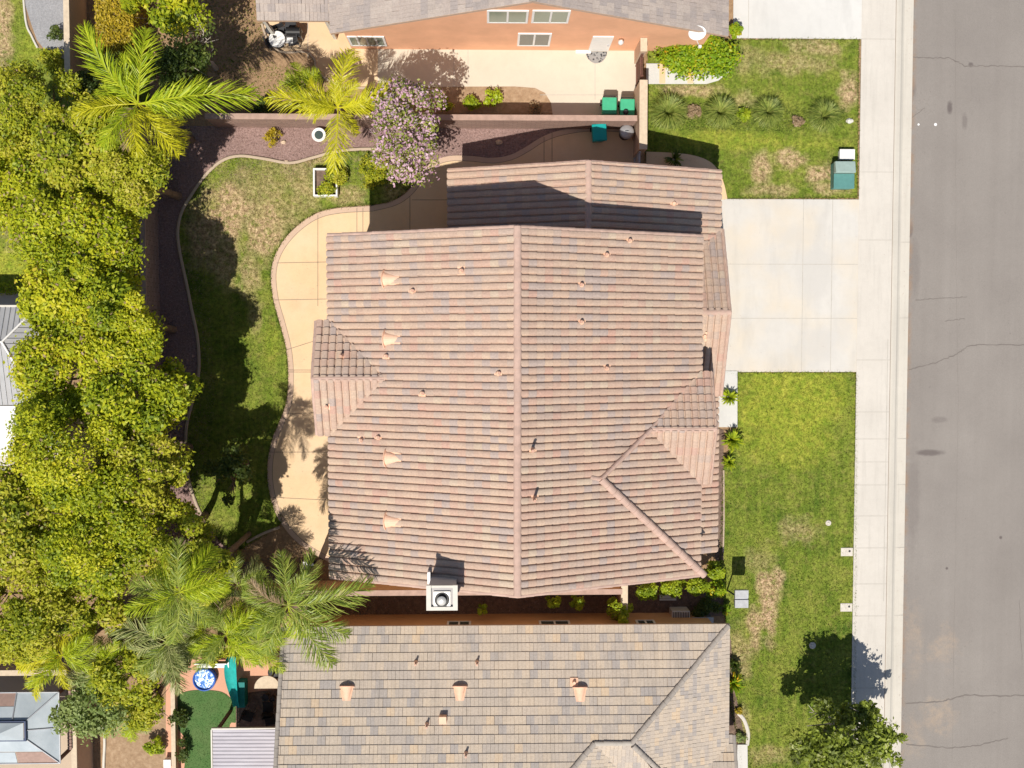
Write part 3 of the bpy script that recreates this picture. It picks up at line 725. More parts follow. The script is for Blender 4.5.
# patio with a border band
pat = [(372,206),(395,200),(410,189),(422,172),(434,161),(450,156),(470,156),(492,158),(510,155),(526,147),(542,137),(562,130),(592,126),(630,129),(640,145),(641,180),(520,250),(372,262),(372,440),(372,562),(329,562),(312,553),(295,540),(281,523),(273,506),(268,483),(268,460),(273,437),(281,418),(287,400),(288.5,375),(286.5,350),(280.5,325),(273.5,300),(271,275),(275,256),(285,239),(300,224),(318,213),(340,208)]
outer = curve(PL(pat[:15]), 5)[:-1]+PL(pat[15:21])+curve(PL(pat[21:]+[pat[0]]), 5)[:-1]
m = MB(); m.sheet(outer, .030); m.keep = True
def inset(pl, d):
    c = []
    n = len(pl)
    ar = sum(pl[i][0]*pl[(i+1) % n][1]-pl[(i+1) % n][0]*pl[i][1] for i in range(n)); sg = 1 if ar > 0 else -1
    for i in range(n):
        a, b = pl[i-1], pl[(i+1) % n]; dx, dy = b[0]-a[0], b[1]-a[1]; l = math.hypot(dx, dy) or 1
        c.append((pl[i][0]-sg*dy/l*d, pl[i][1]+sg*dx/l*d))
    return c
m.sheet(inset(outer, .22), .034, 2); m.sheet(inset(outer, .245), .038, 1)
for a, b in (((318,215),(318,306)),((357,208),(357,232)),((363,208),(363,232)),((277,263),(330,262)),((275,300),(330,299)),((286,350),(330,336)),((288,370),(328,370)),((288,372),(328,372)),((284,414),(328,412)),((269,452),(328,452)),((270,497),(328,500)),((544,137),(544,165)),((410,196),(410,235)),((448,200),(412,200)),((552,133),(552,165))): m.strip([P(*a)[:2], P(*b)[:2]], .025, .042, 2)
o = structure('patio', m, [M['patio_band'], M['patio'], M['edge_line']])
for f in o.data.polygons: pass
bm = bmesh.new(); bm.from_mesh(o.data)
for f in bm.faces:
    if f.normal.z < 0: f.normal_flip()
bm.to_mesh(o.data); bm.free()
# curved concrete edging round the back lawn
m = MB(); m.kerb(curve(PL([(424,158),(400,150),(372,149),(348,150),(330,153),(312,158),(290,163),(265,159),(240,156),(222,161),(206,175),(193,193),(182,212),(178,231),(180,252),(186,280),(192,310),(198,340),(199,372),(193,400),(187,425),(186,450),(188,475),(195,500),(205,522)]), 5), .13, 0, .09)
m.build('garden_edging', M['edging'], label='pale curved concrete edging round the back lawn', cat='edging')
m = MB(); m.kerb(curve(PL([(247,542),(262,534),(280,527)]), 5), .12, 0, .1); m.build('garden_edging', M['edging'], label='short straight edging beside the dark gravel triangle below the patio', cat='edging')
m = MB(); m.kerb(curve(PL([(22,-30),(26,20),(32,36),(38,48)]), 5), .09, 0, .08); m.build('garden_edging', M['cream'], label='white edging between bright grass and grey gravel, top left corner', cat='edging')
m = MB(); m.kerb(curve(PL([(103,716),(105,740),(104,768),(105,800)]), 5), .12, 0, .1); m.build('garden_edging', M['cream'], label='thin pale edging along the bare dirt left of the palms and turf yard', cat='edging')
m = MB(); m.kerb(curve(PL([(262,24),(268,40),(282,52),(306,52),(315,60),(316,66),(325,78),(345,87),(372,88)]), 5), .10, 0, .07); m.build('garden_edging', M['edging'], label='curved edging along the tan patio of the pink house', cat='edging')
# neighbour hard surfaces
m = MB(); m.sheet(PL([(266,0),(380,0),(380,50),(378,88),(345,86),(325,78),(317,66),(314,59),(306,52),(284,51),(270,41),(264,26)]), .014); jl(m, (308,22), (308,58), .018)
structure('neighbour_patio', m, [M['patio'], M['joint']])
m = MB(); m.sheet(PL([(378,40),(636,40),(636,117),(553,117),(551,103),(545,93),(535,88),(515,86.5),(378,87)]), .018)
for a, b in (((454,50),(454,86)),((468,50),(468,86)),((595,50),(595,100)),((540,95),(636,95))): jl(m, a, b, .022)
structure('neighbour_side_path', m, [M['side_conc'], M['joint']])
m = MB(); pl = PL([(645,60),(733,52)])
walk = PL([(646,64),(700,64),(736,55),(734,64),(728,73),(718,81),(706,84.5),(646,84.5)])
m.sheet(walk, .085)
for px in (662, 690): m.sheet(PL([(px-3,64),(px+3,64),(px+3,84),(px-3,84)]), .089, 1)
structure('neighbour_front_path', m, [M['drive_white'], M['patio']])
m = MB(); m.sheet(curve(PL([(646,152),(670,153),(690,155),(706,160),(716,168),(723,182),(727,199)]), 4)+PL([(715,201),(646,201)]), .08); structure('entry_side_path', m, M['patio'])
m = MB(); m.sheet(PL([(717,371),(737,371),(737,427),(717,427)]), .08); structure('entry_path', m, M['drive_white'])
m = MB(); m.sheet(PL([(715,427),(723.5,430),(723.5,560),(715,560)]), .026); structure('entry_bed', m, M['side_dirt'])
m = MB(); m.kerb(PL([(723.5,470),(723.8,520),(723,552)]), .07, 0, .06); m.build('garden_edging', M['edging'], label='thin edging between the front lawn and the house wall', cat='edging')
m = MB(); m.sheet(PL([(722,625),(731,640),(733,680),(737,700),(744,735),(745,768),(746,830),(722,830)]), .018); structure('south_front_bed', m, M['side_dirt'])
m = MB(); m.kerb(curve(PL([(738,713),(744,720),(748,733),(747,745)]), 5), .16, 0, .06); m.build('garden_edging', M['sidewalk'], label='short pale curved edging by the south house corner', cat='edging')
m = MB(); m.sheet(PL([(737,744),(747,744),(748,830),(735,830)]), .08); structure('south_entry_path', m, M['drive_white'])
# turf yard
m = MB(); m.sheet(PL([(166,655),(282,655),(282,830),(166,830)]), .010); structure('turf_yard_paving', m, M['conc_salmon'])
tf = curve(PL([(171,703),(176,696),(188,691),(204,690),(222,692),(233,701),(238,712),(236,722),(229,730),(229,800),(186,800),(186,745),(178,728),(172,716)]), 5, True)
m = MB(); m.sheet(tf, .03); m.keep = True; o = structure('artificial_turf', m, M['turf'])
g = grass('turf_pile', tf, 500, .03, 77, .03, .012, 'turf'); props(g, 'short dark green artificial turf pile by the blue pool', 'turf', kind='stuff')
m = MB(); m.sheet(PL([(236,694),(284,688),(284,800),(236,800)]), .034); structure('shaded_patio', m, M['side_dirt'])  # dark soil colour on this sheet stands in for shade on the patio
m = MB(); m.sheet(PL([(-40,655),(78,655),(78,830),(-40,830)]), .02); structure('corner_patio', m, M['edging'])
m = MB(); m.sheet(PL([(-40,292),(60,292),(60,470),(-40,470)]), .02); structure('west_patio', m, M['sidewalk'])

# ================================================================== MAIN HOUSE
hx0, hx1, hy0, hy1 = -6.33, 8.35, -9.38, 4.08; rx = 1.0; ez, rz_ = 5.6, 8.7
mh = thing('tiled_house', 'two-storey house in the centre with a wavy pink terracotta tile roof', 'house', (rx, -2.6, 0))
m = MB()
a, b, c_, d_ = hx0+.45, hx1-.45, hy0+.4, hy1-.4; sl = (rz_-ez)/(rx-hx0)
m.box(a, b, c_, d_, 0, ez+.1)
for y in ((c_, c_+.2), (d_-.2, d_)):
    v = [(a, y[0], ez+.1), (b, y[0], ez+.1), (rx, y[0], rz_-.22), (a, y[1], ez+.1), (b, y[1], ez+.1), (rx, y[1], rz_-.22)]
    m.add(v, [(0, 1, 2), (5, 4, 3), (0, 3, 4, 1), (1, 4, 5, 2), (2, 5, 3, 0)])
m.box(-6.45, -5.0, -3.45, .45, 0, 5.55); m.box(5.0, 8.35, -5.5, -1.45, 0, 5.55)
# wing and garage walls
m.box(-1.4, 9.25, hy1-.5, 6.65, 0, 2.95)
m.box(6., 9.35, -2.0, 4.1, 0, 2.95)
m.box(7.8, 8.7, -9.0, -2.0, 0, 2.9)
wall = m.build('wall', M['stucco_tan'], mh)
def slopeL(w, h): return math.hypot(w, h)
LW = slopeL(rx-hx0, rz_-ez); LE = slopeL(hx1-rx, rz_-ez); HY = hy1-hy0
r = tile_roof('roof', (hx0, hy0, ez), (0, 1, 0), (rx-hx0, 0, rz_-ez), HY, LW, M['tile_red'], mh, 'S', seed=1); props(r, 'west slope of wavy pink tiles')
r = tile_roof('roof', (hx1, hy0, ez), (0, 1, 0), (rx-hx1, 0, rz_-ez), HY, LE, M['tile_red'], mh, 'S', seed=2); props(r, 'east slope of wavy pink tiles')
caps('ridge_cap', (rx, hy0, rz_+.02), (rx, hy1, rz_+.02), .15, M['cap_red'], mh, .4)
for y in (hy0, hy1):
    for x in (hx0, hx1): caps('rake_tile', (x, y, ez+.04), (rx, y, rz_+.04), .075, M['tile_red'] if 0 else M['cap_red'], mh, .33)
# wing: ridge runs away from the house
wx0, wx1, wr, wy, wz, wrz = -1.74, 9.66, 3.9, 7.05, 3.0, 5.15
for (x, s, lab) in ((wx0, 3, 'west slope of the low north wing'), (wx1, 4, 'east slope of the low north wing')):
    r = tile_roof('wing_roof', (x, 3.6, wz), (0, 1, 0), (wr-x, 0, wrz-wz), wy-3.6, slopeL(abs(wr-x), wrz-wz), M['tile_red'], mh, 'S', seed=s); props(r, lab)
    caps('rake_tile', (x, wy, wz+.04), (wr, wy, wrz+.04), .075, M['cap_red'], mh, .33)
caps('ridge_cap', (wr, 3.7, wrz+.02), (wr, wy, wrz+.02), .14, M['cap_red'], mh, .4)
m = MB(); v = [(-1.4, 6.63, 2.95), (9.25, 6.63, 2.95), (wr, 6.63, wrz-.2), (-1.4, 6.45, 2.95), (9.25, 6.45, 2.95), (wr, 6.45, wrz-.2)]
m.add(v, [(0, 1, 2), (5, 4, 3), (0, 3, 4, 1), (1, 4, 5, 2), (2, 5, 3, 0)]); m.build('gable_wall', M['stucco_tan'], mh)
# garage gable, ridge runs east
gy0, gy1, gr, gx, gz, grz = -2.36, 4.62, 1.13, 9.75, 3.0, 4.45
g0 = 6.6
for y, s, lab in ((gy1, 5, 'shaded north slope of the garage roof'), (gy0, 6, 'sunlit south slope of the garage roof')):
    cp = None
    if y == gy1: # meet the wing
        L_ = slopeL(abs(gr-y), grz-gz); cp = [(0, 0), (gx-g0, 0), (gx-g0, L_), (0, L_)]
    r = tile_roof('garage_roof', (g0, y, gz), (1, 0, 0), (0, gr-y, grz-gz), gx-g0, slopeL(abs(gr-y), grz-gz), M['tile_red'], mh, 'S', clip=cp, seed=s); props(r, lab)
    caps('rake_tile', (gx, y, gz+.04), (gx, gr, grz+.04), .075, M['cap_red'], mh, .33)
caps('ridge_cap', (g0, gr, grz+.02), (gx, gr, grz+.02), .13, M['cap_red'], mh, .4)
m = MB(); v = [(9.34, -2.0, 2.95), (9.34, 4.1, 2.95), (9.34, gr, grz-.2), (9.15, -2.0, 2.95), (9.15, 4.1, 2.95), (9.15, gr, grz-.2)]
m.add(v, [(0, 1, 2), (5, 4, 3), (0, 3, 4, 1), (1, 4, 5, 2), (2, 5, 3, 0)]); m.build('gable_wall', M['stucco_tan'], mh)
m = MB(); m.box(9.352, 9.40, -1.4, 3.5, 0.05, 2.35)
for k in range(1, 4): m.box(9.40, 9.412, -1.38, 3.48, .05+k*.575-.01, .05+k*.575+.01)
m.build('garage_door', M['cream'], mh)
# skirt roof by the entry
tile_roof('skirt_roof', (9.62, -9.02, 3.0), (0, 1, 0), (-1, 0, .42), 6.6, 1.5, M['tile_red'], mh, 'S', seed=7)
# two small cross gables
def cross(ye0, ye1, yr, xo, xi, z0, z1, s, lab, inwards):
    out = xo; w = abs(xo-xi)
    for y, k, side in ((ye1, 0, 'north'), (ye0, 1, 'south')):
        L_ = slopeL(abs(yr-y), z1-z0)
        x_a = min(xo, xi)
        # triangle: full width at eave where it leaves the main eave, to the ridge point
        if xo < xi: cp = [(0, 0), (.55, 0), (w, L_), (0, L_)]
        else: cp = [(0, L_), (w, L_), (w, 0), (w-.45, 0)]
        r = tile_roof('cross_gable_roof', (x_a, y, z0), (1, 0, 0), (0, yr-y, z1-z0), w, L_, M['tile_red'], mh, 'S', clip=cp, seed=s+k); props(r, side+' slope of the '+lab)
        caps('rake_tile', (xo, y, z0+.04), (xo, yr, z1+.04), .07, M['cap_red'], mh, .33)
    caps('ridge_cap', (xo, yr, z1+.03), (xi, yr, z1+.03), .11, M['cap_red'], mh, .4)
    m = MB(); q = .25 if xo < xi else -.25
    v = [(xo+q, ye0+.3, z0), (xo+q, ye1-.3, z0), (xo+q, yr, z1-.15), (xo+2*q, ye0+.3, z0), (xo+2*q, ye1-.3, z0), (xo+2*q, yr, z1-.15)]
    m.add(v, [(0, 1, 2), (5, 4, 3), (0, 3, 4, 1), (1, 4, 5, 2), (2, 5, 3, 0)]); m.build('gable_wall', M['stucco_tan'], mh)
cross(-3.72, .74, -1.47, -6.8, -4.05, 5.62, 6.56, 20, 'small west cross gable', 1)
cross(-5.66, -1.27, -3.45, 8.75, 6.15, 5.62, 6.54, 30, 'small east cross gable', -1)
# raised hips on the east slope
def onE(px, py, dz=0):
    z = 7
    for _ in range(20):
        x, y, _z = P(px, py, z); z = rz_-(x-rx)*sl+dz
    return Vector((x, y, z))
caps('hip_cap', onE(601,479,.13), onE(704,575,.13), .15, M['cap_red'], mh, .4, flat=.8)
caps('hip_cap', onE(601,479,.10), onE(650,430,.10), .10, M['cap_red'], mh, .3, flat=1.5)
caps('hip_cap', onE(590,477,.06), onE(604,480,.10), .10, M['cap_red'], mh, .3, flat=.9)
caps('valley_cap', onE(650,430,.16), onE(698,375,.05), .05, M['cap_red'], mh, .3)
# vents and pipes
def onroof(px, py, f):
    z = 6
    for _ in range(25):
        x, y, _z = P(px, py, z); z = f(x, y)
    return Vector((x, y, z))
fW = lambda x, y: rz_-(rx-x)*sl
fE = lambda x, y: rz_-(x-rx)*sl
NWs, NEs = Vector((-sl, 0, 1)), Vector((sl, 0, 1))
for px, py in ((391,279),(392,339),(393,458),(393,521)): cone_vent(onroof(px, py, fW), (-1, 0, 0), NWs, mh, .78)
for px, py in ((462,271),(413,291),(423,393),(387,356),(362,440),(379,437),(499,373)): pipe_vent(onroof(px, py, fW), NWs, mh, .28, .06, .3)
for px, py in ((629,241),(606,255),(581,285),(581,322),(606,368)): pipe_vent(onroof(px, py, fE), NEs, mh, .30, .06, .3)
for px, py in ((532,449),(534,498)): pipe_vent(onroof(px, py, fE), NEs, mh, .75, .055, .3)
pipe_vent(onroof(673,204, lambda x, y: wrz-(x-wr)*(wrz-wz)/(wx1-wr)), (.37, 0, 1), mh, .12, .06, .36)
pipe_vent(onroof(704,336, lambda x, y: grz-(gr-y)*.41), (0, -.41, 1), mh, .12, .06, .42)
pipe_vent(onroof(342,356, lambda x, y: 6.56-(y+1.47)*.42), (0, .42, 1), mh, .35, .05, .16)
pipe_vent(onroof(327,406, lambda x, y: 6.56+(y+1.47)*.42), (0, -.42, 1), mh, .28, .05, .26)
# chimney
cx0, cy1, _ = P(426, 586.5, 9.3); cx1, cy0, _ = P(457.5, 611.5, 9.3)
m = MB(); m.box(cx0+.08, cx1-.08, cy0+.08, cy1-.06, 0, 9.05)
ch = m.build('chimney', stucco('chimney_stucco', (.46,.44,.43)), mh)
m = MB()
for q in ((cx0, cx0+.17, cy0, cy1), (cx1-.17, cx1, cy0, cy1), (cx0+.17, cx1-.17, cy0, cy0+.13)): m.box(*q, 9.03, 9.16)
m.box(cx0+.17, cx1-.17, cy1-.10, cy1-.02, 9.03, 9.10)
m.build('chimney_crown', M['cream'], ch)
ccx, ccy = (cx0+cx1)/2, (cy0+cy1)/2-.08
m = MB(); m.box(ccx-.3, ccx+.3, ccy-.3, ccy+.3, 9.03, 9.12); m.build('flue_base', M['flue'], ch)
m = MB(); m.lathe((ccx, ccy, 9.12), [(.27, 0), (.27, .03), (.27, .031)], 14); m.build('flue_collar', M['black'], ch)
m = MB(); m.lathe((ccx-.01, ccy, 9.19), [(.08, -.03), (.08, .05), (.17, .06), (.17, .09), (.05, .12)], 20); m.build('flue_cap', M['flue'], ch)
m = MB(); m.box(cx0-.05, cx0+.06, cy1-.3, cy1+.15, 7.2, 7.75); m.build('chimney_flashing', M['white'], ch)
# windows on the walls, unseen from straight above
def window(x0, x1, y0, y1, z0, z1, axis, parent, n=2, out=1, wm='glass'):
    m = MB(); fr = .09; t = .05
    if axis == 'y':
        Y0, Y1 = (y0, y0+t*out) if out > 0 else (y0-t, y0)
        for b in ((x0, x1, z0, z0+fr), (x0, x1, z1-fr, z1), (x0, x0+fr, z0+fr, z1-fr), (x1-fr, x1, z0+fr, z1-fr)): m.box(b[0], b[1], Y0, Y1, b[2], b[3])
        for i in range(1, n): q = x0+(x1-x0)*i/n; m.box(q-.04, q+.04, Y0, Y1, z0+fr, z1-fr)
        w = m.build('window', M['white'], parent); m = MB(); m.box(x0+fr, x1-fr, (Y0+Y1)/2-.012, (Y0+Y1)/2+.012, z0+fr, z1-fr)
    else:
        X0_, X1_ = (x0, x0+t) if out > 0 else (x0-t, x0)
        for b in ((y0, y1, z0, z0+fr), (y0, y1, z1-fr, z1), (y0, y0+fr, z0+fr, z1-fr), (y1-fr, y1, z0+fr, z1-fr)): m.box(X0_, X1_, b[0], b[1], b[2], b[3])
        for i in range(1, n): q = y0+(y1-y0)*i/n; m.box(X0_, X1_, q-.025, q+.025, z0+fr, z1-fr)
        w = m.build('window', M['white'], parent); m = MB(); m.box((X0_+X1_)/2-.012, (X0_+X1_)/2+.012, y0+fr, y1-fr, z0+fr, z1-fr)
    m.build('pane', M[wm], w)
for y in (-8., -5.5, 1.6): window(a, a, y, y+1.4, 3.7, 4.9, 'x', mh, 2, -1)
window(a, a, -8, -6, 0.1, 2.1, 'x', mh, 2, -1); window(-4.5, -3, d_, d_, 3.7, 4.8, 'y', mh, 2, 1); window(1.5, 2.8, c_, c_, 3.7, 4.8, 'y', mh, 2, -1)
window(b, b, -8.6, -7.2, 3.7, 4.9, 'x', mh, 2, 1); window(b, b, 0.2, 1.8, 4.0, 5.1, 'x', mh, 2, 1)

# ================================================================== NORTH HOUSE
nh = thing('salmon_house', 'salmon stucco house along the top edge with two-storey gable wall', 'house', (1.6, 20, 0))
ny, nwy, nx0, nx1, nr, nez, nrz = 12.5, 12.86, -6.5, 9.8, 1.6, 3.4, 7.45
yN = 30
m = MB(); m.box(nx0+.4, nx1-.5, nwy, yN-.4, 0, nez+.05)
v = [(nx0+.4, nwy, nez+.05), (nx1-.5, nwy, nez+.05), (nr, nwy, nrz-.25)]; v += [(x, y+.2, z) for x, y, z in v]
m.add(v, [(0, 1, 2), (5, 4, 3), (0, 3, 4, 1), (1, 4, 5, 2), (2, 5, 3, 0)])
m.build('wall', M['stucco_salmon'], nh)
for x, s in ((nx0, 41), (nx1, 42)):
    tile_roof('roof', (x, ny, nez), (0, 1, 0), (nr-x, 0, nrz-nez), yN-ny, slopeL(abs(nr-x), nrz-nez), M['tile_mauve'], nh, 'F', seed=s, cw=.31, cl=.33)
caps('ridge_cap', (nr, ny, nrz+.02), (nr, yN, nrz+.02), .13, M['cap_grey'], nh)
# low side roof to the west
lx0 = P(257, 10, 3)[0]; ly = P(257, 20.5, 3)[1]
tile_roof('side_roof', (lx0, ly, 3.0), (1, 0, 0), (0, 1, .22), nx0-lx0+.35, 9, M['tile_mauve'], nh, 'F', seed=43, cw=.31, cl=.33)
m = MB(); m.box(lx0+.3, nx0+.4, ly+2.2, ly+9, 0, 3.1); m.build('side_wall', M['stucco_salmon'], nh)
for px in (262, 325): m = MB(); x, y, _ = P(px, 19, 2.8); m.box(x-.07, x+.07, ly+.12, ly+.26, 0, 3.0); m.build('post', M['cream'], nh)
def nwin(pa, pb, n, wm='glass_green'):
    q0, q1 = PY(*pa, nwy), PY(*pb, nwy); window(min(q0[0], q1[0]), max(q0[0], q1[0]), nwy, nwy, min(q0[2], q1[2]), max(q0[2], q1[2]), 'y', nh, n, -1, wm)
nwin((487,22),(529,10), 2); nwin((531,22),(571,10), 2); nwin((517,45),(552,33), 2, 'glass'); nwin((351,45),(384,36), 4)
q0, q1 = PY(588,50.5,nwy), PY(608,50.5,nwy)
m = MB(); m.box(q0[0], q1[0], nwy-.05, nwy, .08, 2.15); dr = m.build('door', M['white'], nh)
m = MB(); m.box(q1[0]-.14, q1[0]-.08, nwy-.1, nwy-.05, 1.0, 1.1); m.build('door_knob', M['grey_metal'], dr)
m = MB(); m.box(q0[0]-.55, q0[0]+.12, nwy-.14, nwy, .0, .08); m.build('doorstep', M['white'], nh)
lp = PY(621, 40, nwy-.1)
m = MB(); m.lathe((lp[0], lp[1]-.08, 1.75), [(.05, 0), (.11, .05), (.12, .22), (.04, .32)], 12); m.build('wall_lamp', M['white'], nh)
dm = P(596.5, 50.5, .03); dm = (dm[0], nwy-.03)
pl = [(dm[0]+.47*math.cos(-t_), dm[1]-.03+.5*math.sin(-t_)) for t_ in np.linspace(0, math.pi, 16)]
t = NT('mat_pattern'); w = t.n.new('ShaderNodeTexVoronoi'); w.inputs['Scale'].default_value = 9; t.l.new(t.pos, w.inputs['Vector'])
M['matp'] = t.out(t.ramp(w.outputs['Distance'], [(.25, (.04,.04,.045)), (.5, (.30,.29,.28))]), .95)
m = MB(); m.prism(pl, .025, .045); m.build('doormat', M['matp'], label='dark half-round doormat in front of the white side door', cat='doormat')
# satellite dish on the roof corner
dx, dy, dz = P(697, 32, 3.9)
m = MB(); m.path([(dx-.1, dy+.35, 3.55), (dx, dy+.1, 3.9)], [.03, .03], 8)
sd = m.build('satellite_dish', M['grey_metal'], nh)
m = MB(); n = 20; prof = [(0, 0), (.12, .01), (.24, .04), (.36, .09)]
Mx = Matrix.Translation((dx, dy, dz)) @ Matrix.Rotation(R(38), 4, 'X')
v = [Mx @ Vector((r_*math.cos(2*math.pi*i/n), r_*.85*math.sin(2*math.pi*i/n), h_)) for r_, h_ in prof for i in range(n)]
v2 = [q-Vector((0, 0, .02)) for q in v]
f = [(j*n+i, j*n+(i+1) % n, (j+1)*n+(i+1) % n, (j+1)*n+i) for j in range(3) for i in range(n)]
m.add(v, f, 0, True); m.add(v2, f, 0, True); m.add(v[3*n:]+v2[3*n:], [(i, (i+1) % n, n+(i+1) % n, n+i) for i in range(n)])
m.build('dish', M['white'], sd)
m = MB(); m.path([(dx, dy-.28, dz-.1), (dx+.08, dy-.62, dz+.15)], [.018, .018]); m.obox((dx+.08, dy-.64, dz+.12), .12, .1, .12); m.build('feed_arm', M['white'], sd)

# ================================================================== SOUTH HOUSE
sh = thing('grey_tiled_house', 'one-storey house along the bottom edge with flat grey-tan roof tiles', 'house', (1, -18, 0))
sx0, sx1, sy, sez, ss = -8.74, 10.2, -12.12, 3.0, .345
def zN(y): return sez+(sy-y)*ss
peak = (5.82, -16.6); lw = (4.28, -16.6)
yS = -19.6   # top of the big north slope
x72 = P(572, 768, zN(-17.6))[0]; e2 = (lw[0]-(lw[1]-yS), yS)
Ls = slopeL(sy-yS, (sy-yS)*ss); kf = math.sqrt(1+ss*ss)
uv = lambda x, y: (x-sx0, (sy-y)*kf)
# north slope split into convex pieces
for i, cp in enumerate(([uv(sx0, sy), uv(lw[0], sy), uv(*lw), uv(*e2), uv(sx0, yS)], [uv(lw[0], sy), uv(sx1, sy), uv(*peak), uv(*lw)])):
    r = tile_roof('roof', (sx0, sy, sez), (1, 0, 0), (0, -1, ss), sx1-sx0, Ls, M['tile_grey'], sh, 'F', clip=cp, seed=51, cw=.33, cl=.345*kf)
    props(r, 'north slope of flat grey-tan tiles')
# east slope
es = (zN(peak[1])-sez)/(sx1-peak[0]); ke = math.sqrt(1+es*es)
uve = lambda x, y: (y-(-21), (sx1-x)*ke)
for cp_ in ([uve(sx1, -18.61), uve(sx1, sy), uve(*peak), uve(peak[0]+2.01, -18.61)], [uve(sx1, -21), uve(sx1, -18.6), uve(peak[0]+2.0, -18.6), uve(peak[0]+2.0, -21)]):
    r = tile_roof('roof', (sx1, -21, sez), (0, 1, 0), (-1, 0, es), 9, (sx1-3.)*ke, M['tile_grey'], sh, 'F', clip=cp_, seed=53, cw=.33, cl=.20); props(r, 'east slope of flat grey-tan tiles')
pz = zN(peak[1])
# pale plane below the short ridge and the slope beside it
def plane_prism(pts, name, mat, thick=.12):
    m = MB(); m.hull([Vector(p) for p in pts], [Vector(p)-Vector((0, 0, thick)) for p in pts]); return m.build(name, mat, sh)
q1 = (peak[0]+2.2, peak[1]-2.2); q2 = (lw[0]+1.9, lw[1]-2.4)
def plane_tiles(name, pts, seed, cw=.33, cl=.345):
    pts = [Vector(q) for q in pts]; N = (pts[1]-pts[0]).cross(pts[2]-pts[0]).normalized()
    if N.z < 0: N = -N
    U = Vector((0, 0, 1)).cross(N).normalized(); V = N.cross(U).normalized()
    us = [q.dot(U) for q in pts]; v_ = [q.dot(V) for q in pts]; u0, v0 = min(us), min(v_)
    A0 = U*u0+V*v0+N*pts[0].dot(N)
    return tile_roof(name, A0, U, V, max(us)-u0, max(v_)-v0, M['tile_grey'], sh, 'F', clip=[(a_-u0, b_-v0) for a_, b_ in zip(us, v_)], seed=seed, cw=cw, cl=cl)
bb = 3.2; vl = (lw[0]+.8*bb, lw[1]-bb, pz-.36*bb)
plane_tiles('south_slope', [(*lw, pz), (*peak, pz), (peak[0]+2.3, peak[1]-bb, pz-.36*bb), vl], 55)
plane_tiles('inner_slope', [(*lw, pz), vl, (lw[0]-1.5, lw[1]-bb-1, pz+.2), (*e2, zN(yS))][0:2]+[(*e2, zN(yS))], 56, .33, .2)
caps('hip_cap', (sx1-.05, sy-.05, sez+.06), (*peak, pz+.06), .11, M['cap_grey'], sh, .3)
caps('ridge_cap', (*lw, pz+.06), (*peak, pz+.06), .10, M['cap_pale'], sh, .4)
caps('hip_cap', (*lw, pz+.06), (*e2, zN(yS)+.06), .11, M['cap_grey'], sh, .3)
caps('hip_cap', (peak[0]+.05, peak[1]-.1, pz+.06), (peak[0]+2.2, peak[1]-2.4, pz-.75), .11, M['cap_grey'], sh, .3)
caps('rake_tile', (sx0, sy, sez+.06), (sx0, yS, zN(yS)+.06), .09, M['cap_grey'], sh, .34)
# far slope of the big roof, beyond the frame
fs_ = tile_roof('roof', (sx0, yS*2-sy, sez), (1, 0, 0), (0, 1, ss), e2[0]-sx0, Ls, M['tile_grey'], sh, 'F', seed=57, cw=.33, cl=.36); props(fs_, 'south slope of flat grey-tan tiles')
caps('ridge_cap', (sx0, yS, zN(yS)+.05), (e2[0], yS, zN(yS)+.05), .12, M['cap_grey'], sh)
# porch gable at the corner
px_ = P(735, 737, 3.1)
bz = 2.85
porch = tile_roof('porch_roof', (8.3, px_[1], bz), (1, 0, 0), (0, -1, .4), px_[0]-8.3, 2.9, M['tile_grey'], sh, 'F', clip=[(1.0, 0), (px_[0]-8.3, 0), (px_[0]-8.3, 2.9), (-.6, 2.9)], seed=58, cw=.33, cl=.345*kf)
caps('rake_tile', (px_[0], px_[1], bz+.05), (px_[0], px_[1]-2.6, bz+1.05), .08, M['cap_grey'], sh, .34)
m = MB(); m.box(sx0+.35, sx1-.45, -26., sy-.32, 0, sez-.02)
m.box(9.0, px_[0]-.3, -21, px_[1]-.35, 0, 2.8)
m.build('wall', M['stucco_orange'], sh)
m = MB(); v = [(sx0+.36, sy-.32, sez), (sx0+.36, yS*2-sy+.3, sez), (sx0+.36, yS, zN(yS)-.2)]; v += [(x+.2, y, z) for x, y, z in v]
m.add(v, [(0, 1, 2), (5, 4, 3), (0, 3, 4, 1), (1, 4, 5, 2), (2, 5, 3, 0)]); m.build('gable_wall', M['stucco_orange'], sh)
swy = sy-.32
def swin(p0, p1):
    x0, x1 = P(p0, 621, 1.6)[0], P(p1, 621, 1.6)[0]; window(x0, x1, swy, swy, 1.3, 2.4, 'y', sh, 2, 1)
for a_, b_ in ((447,471),(539,570),(636,655)): swin(a_, b_)
fS = lambda x, y: zN(y)
NS = Vector((0, ss, 1))
for px, py in ((347,692),(460,692),(580,693)): cone_vent(onroof(px, py, fS), (0, 1, 0), NS, sh, .68)
for px, py in ((416,662),(477,662),(427,724),(466,753)): pipe_vent(onroof(px, py, fS), NS, sh, .42, .045, .12)
p = onroof(443, 718, fS); m = MB(); m.obox((p.x, p.y, p.z+.0), .3, .3, .28); m.build('square_vent', M['vent'], sh, bevel=.01)
p = onroof(574, 682, fS); pipe_vent(p, NS, sh, .12, .05, .34)

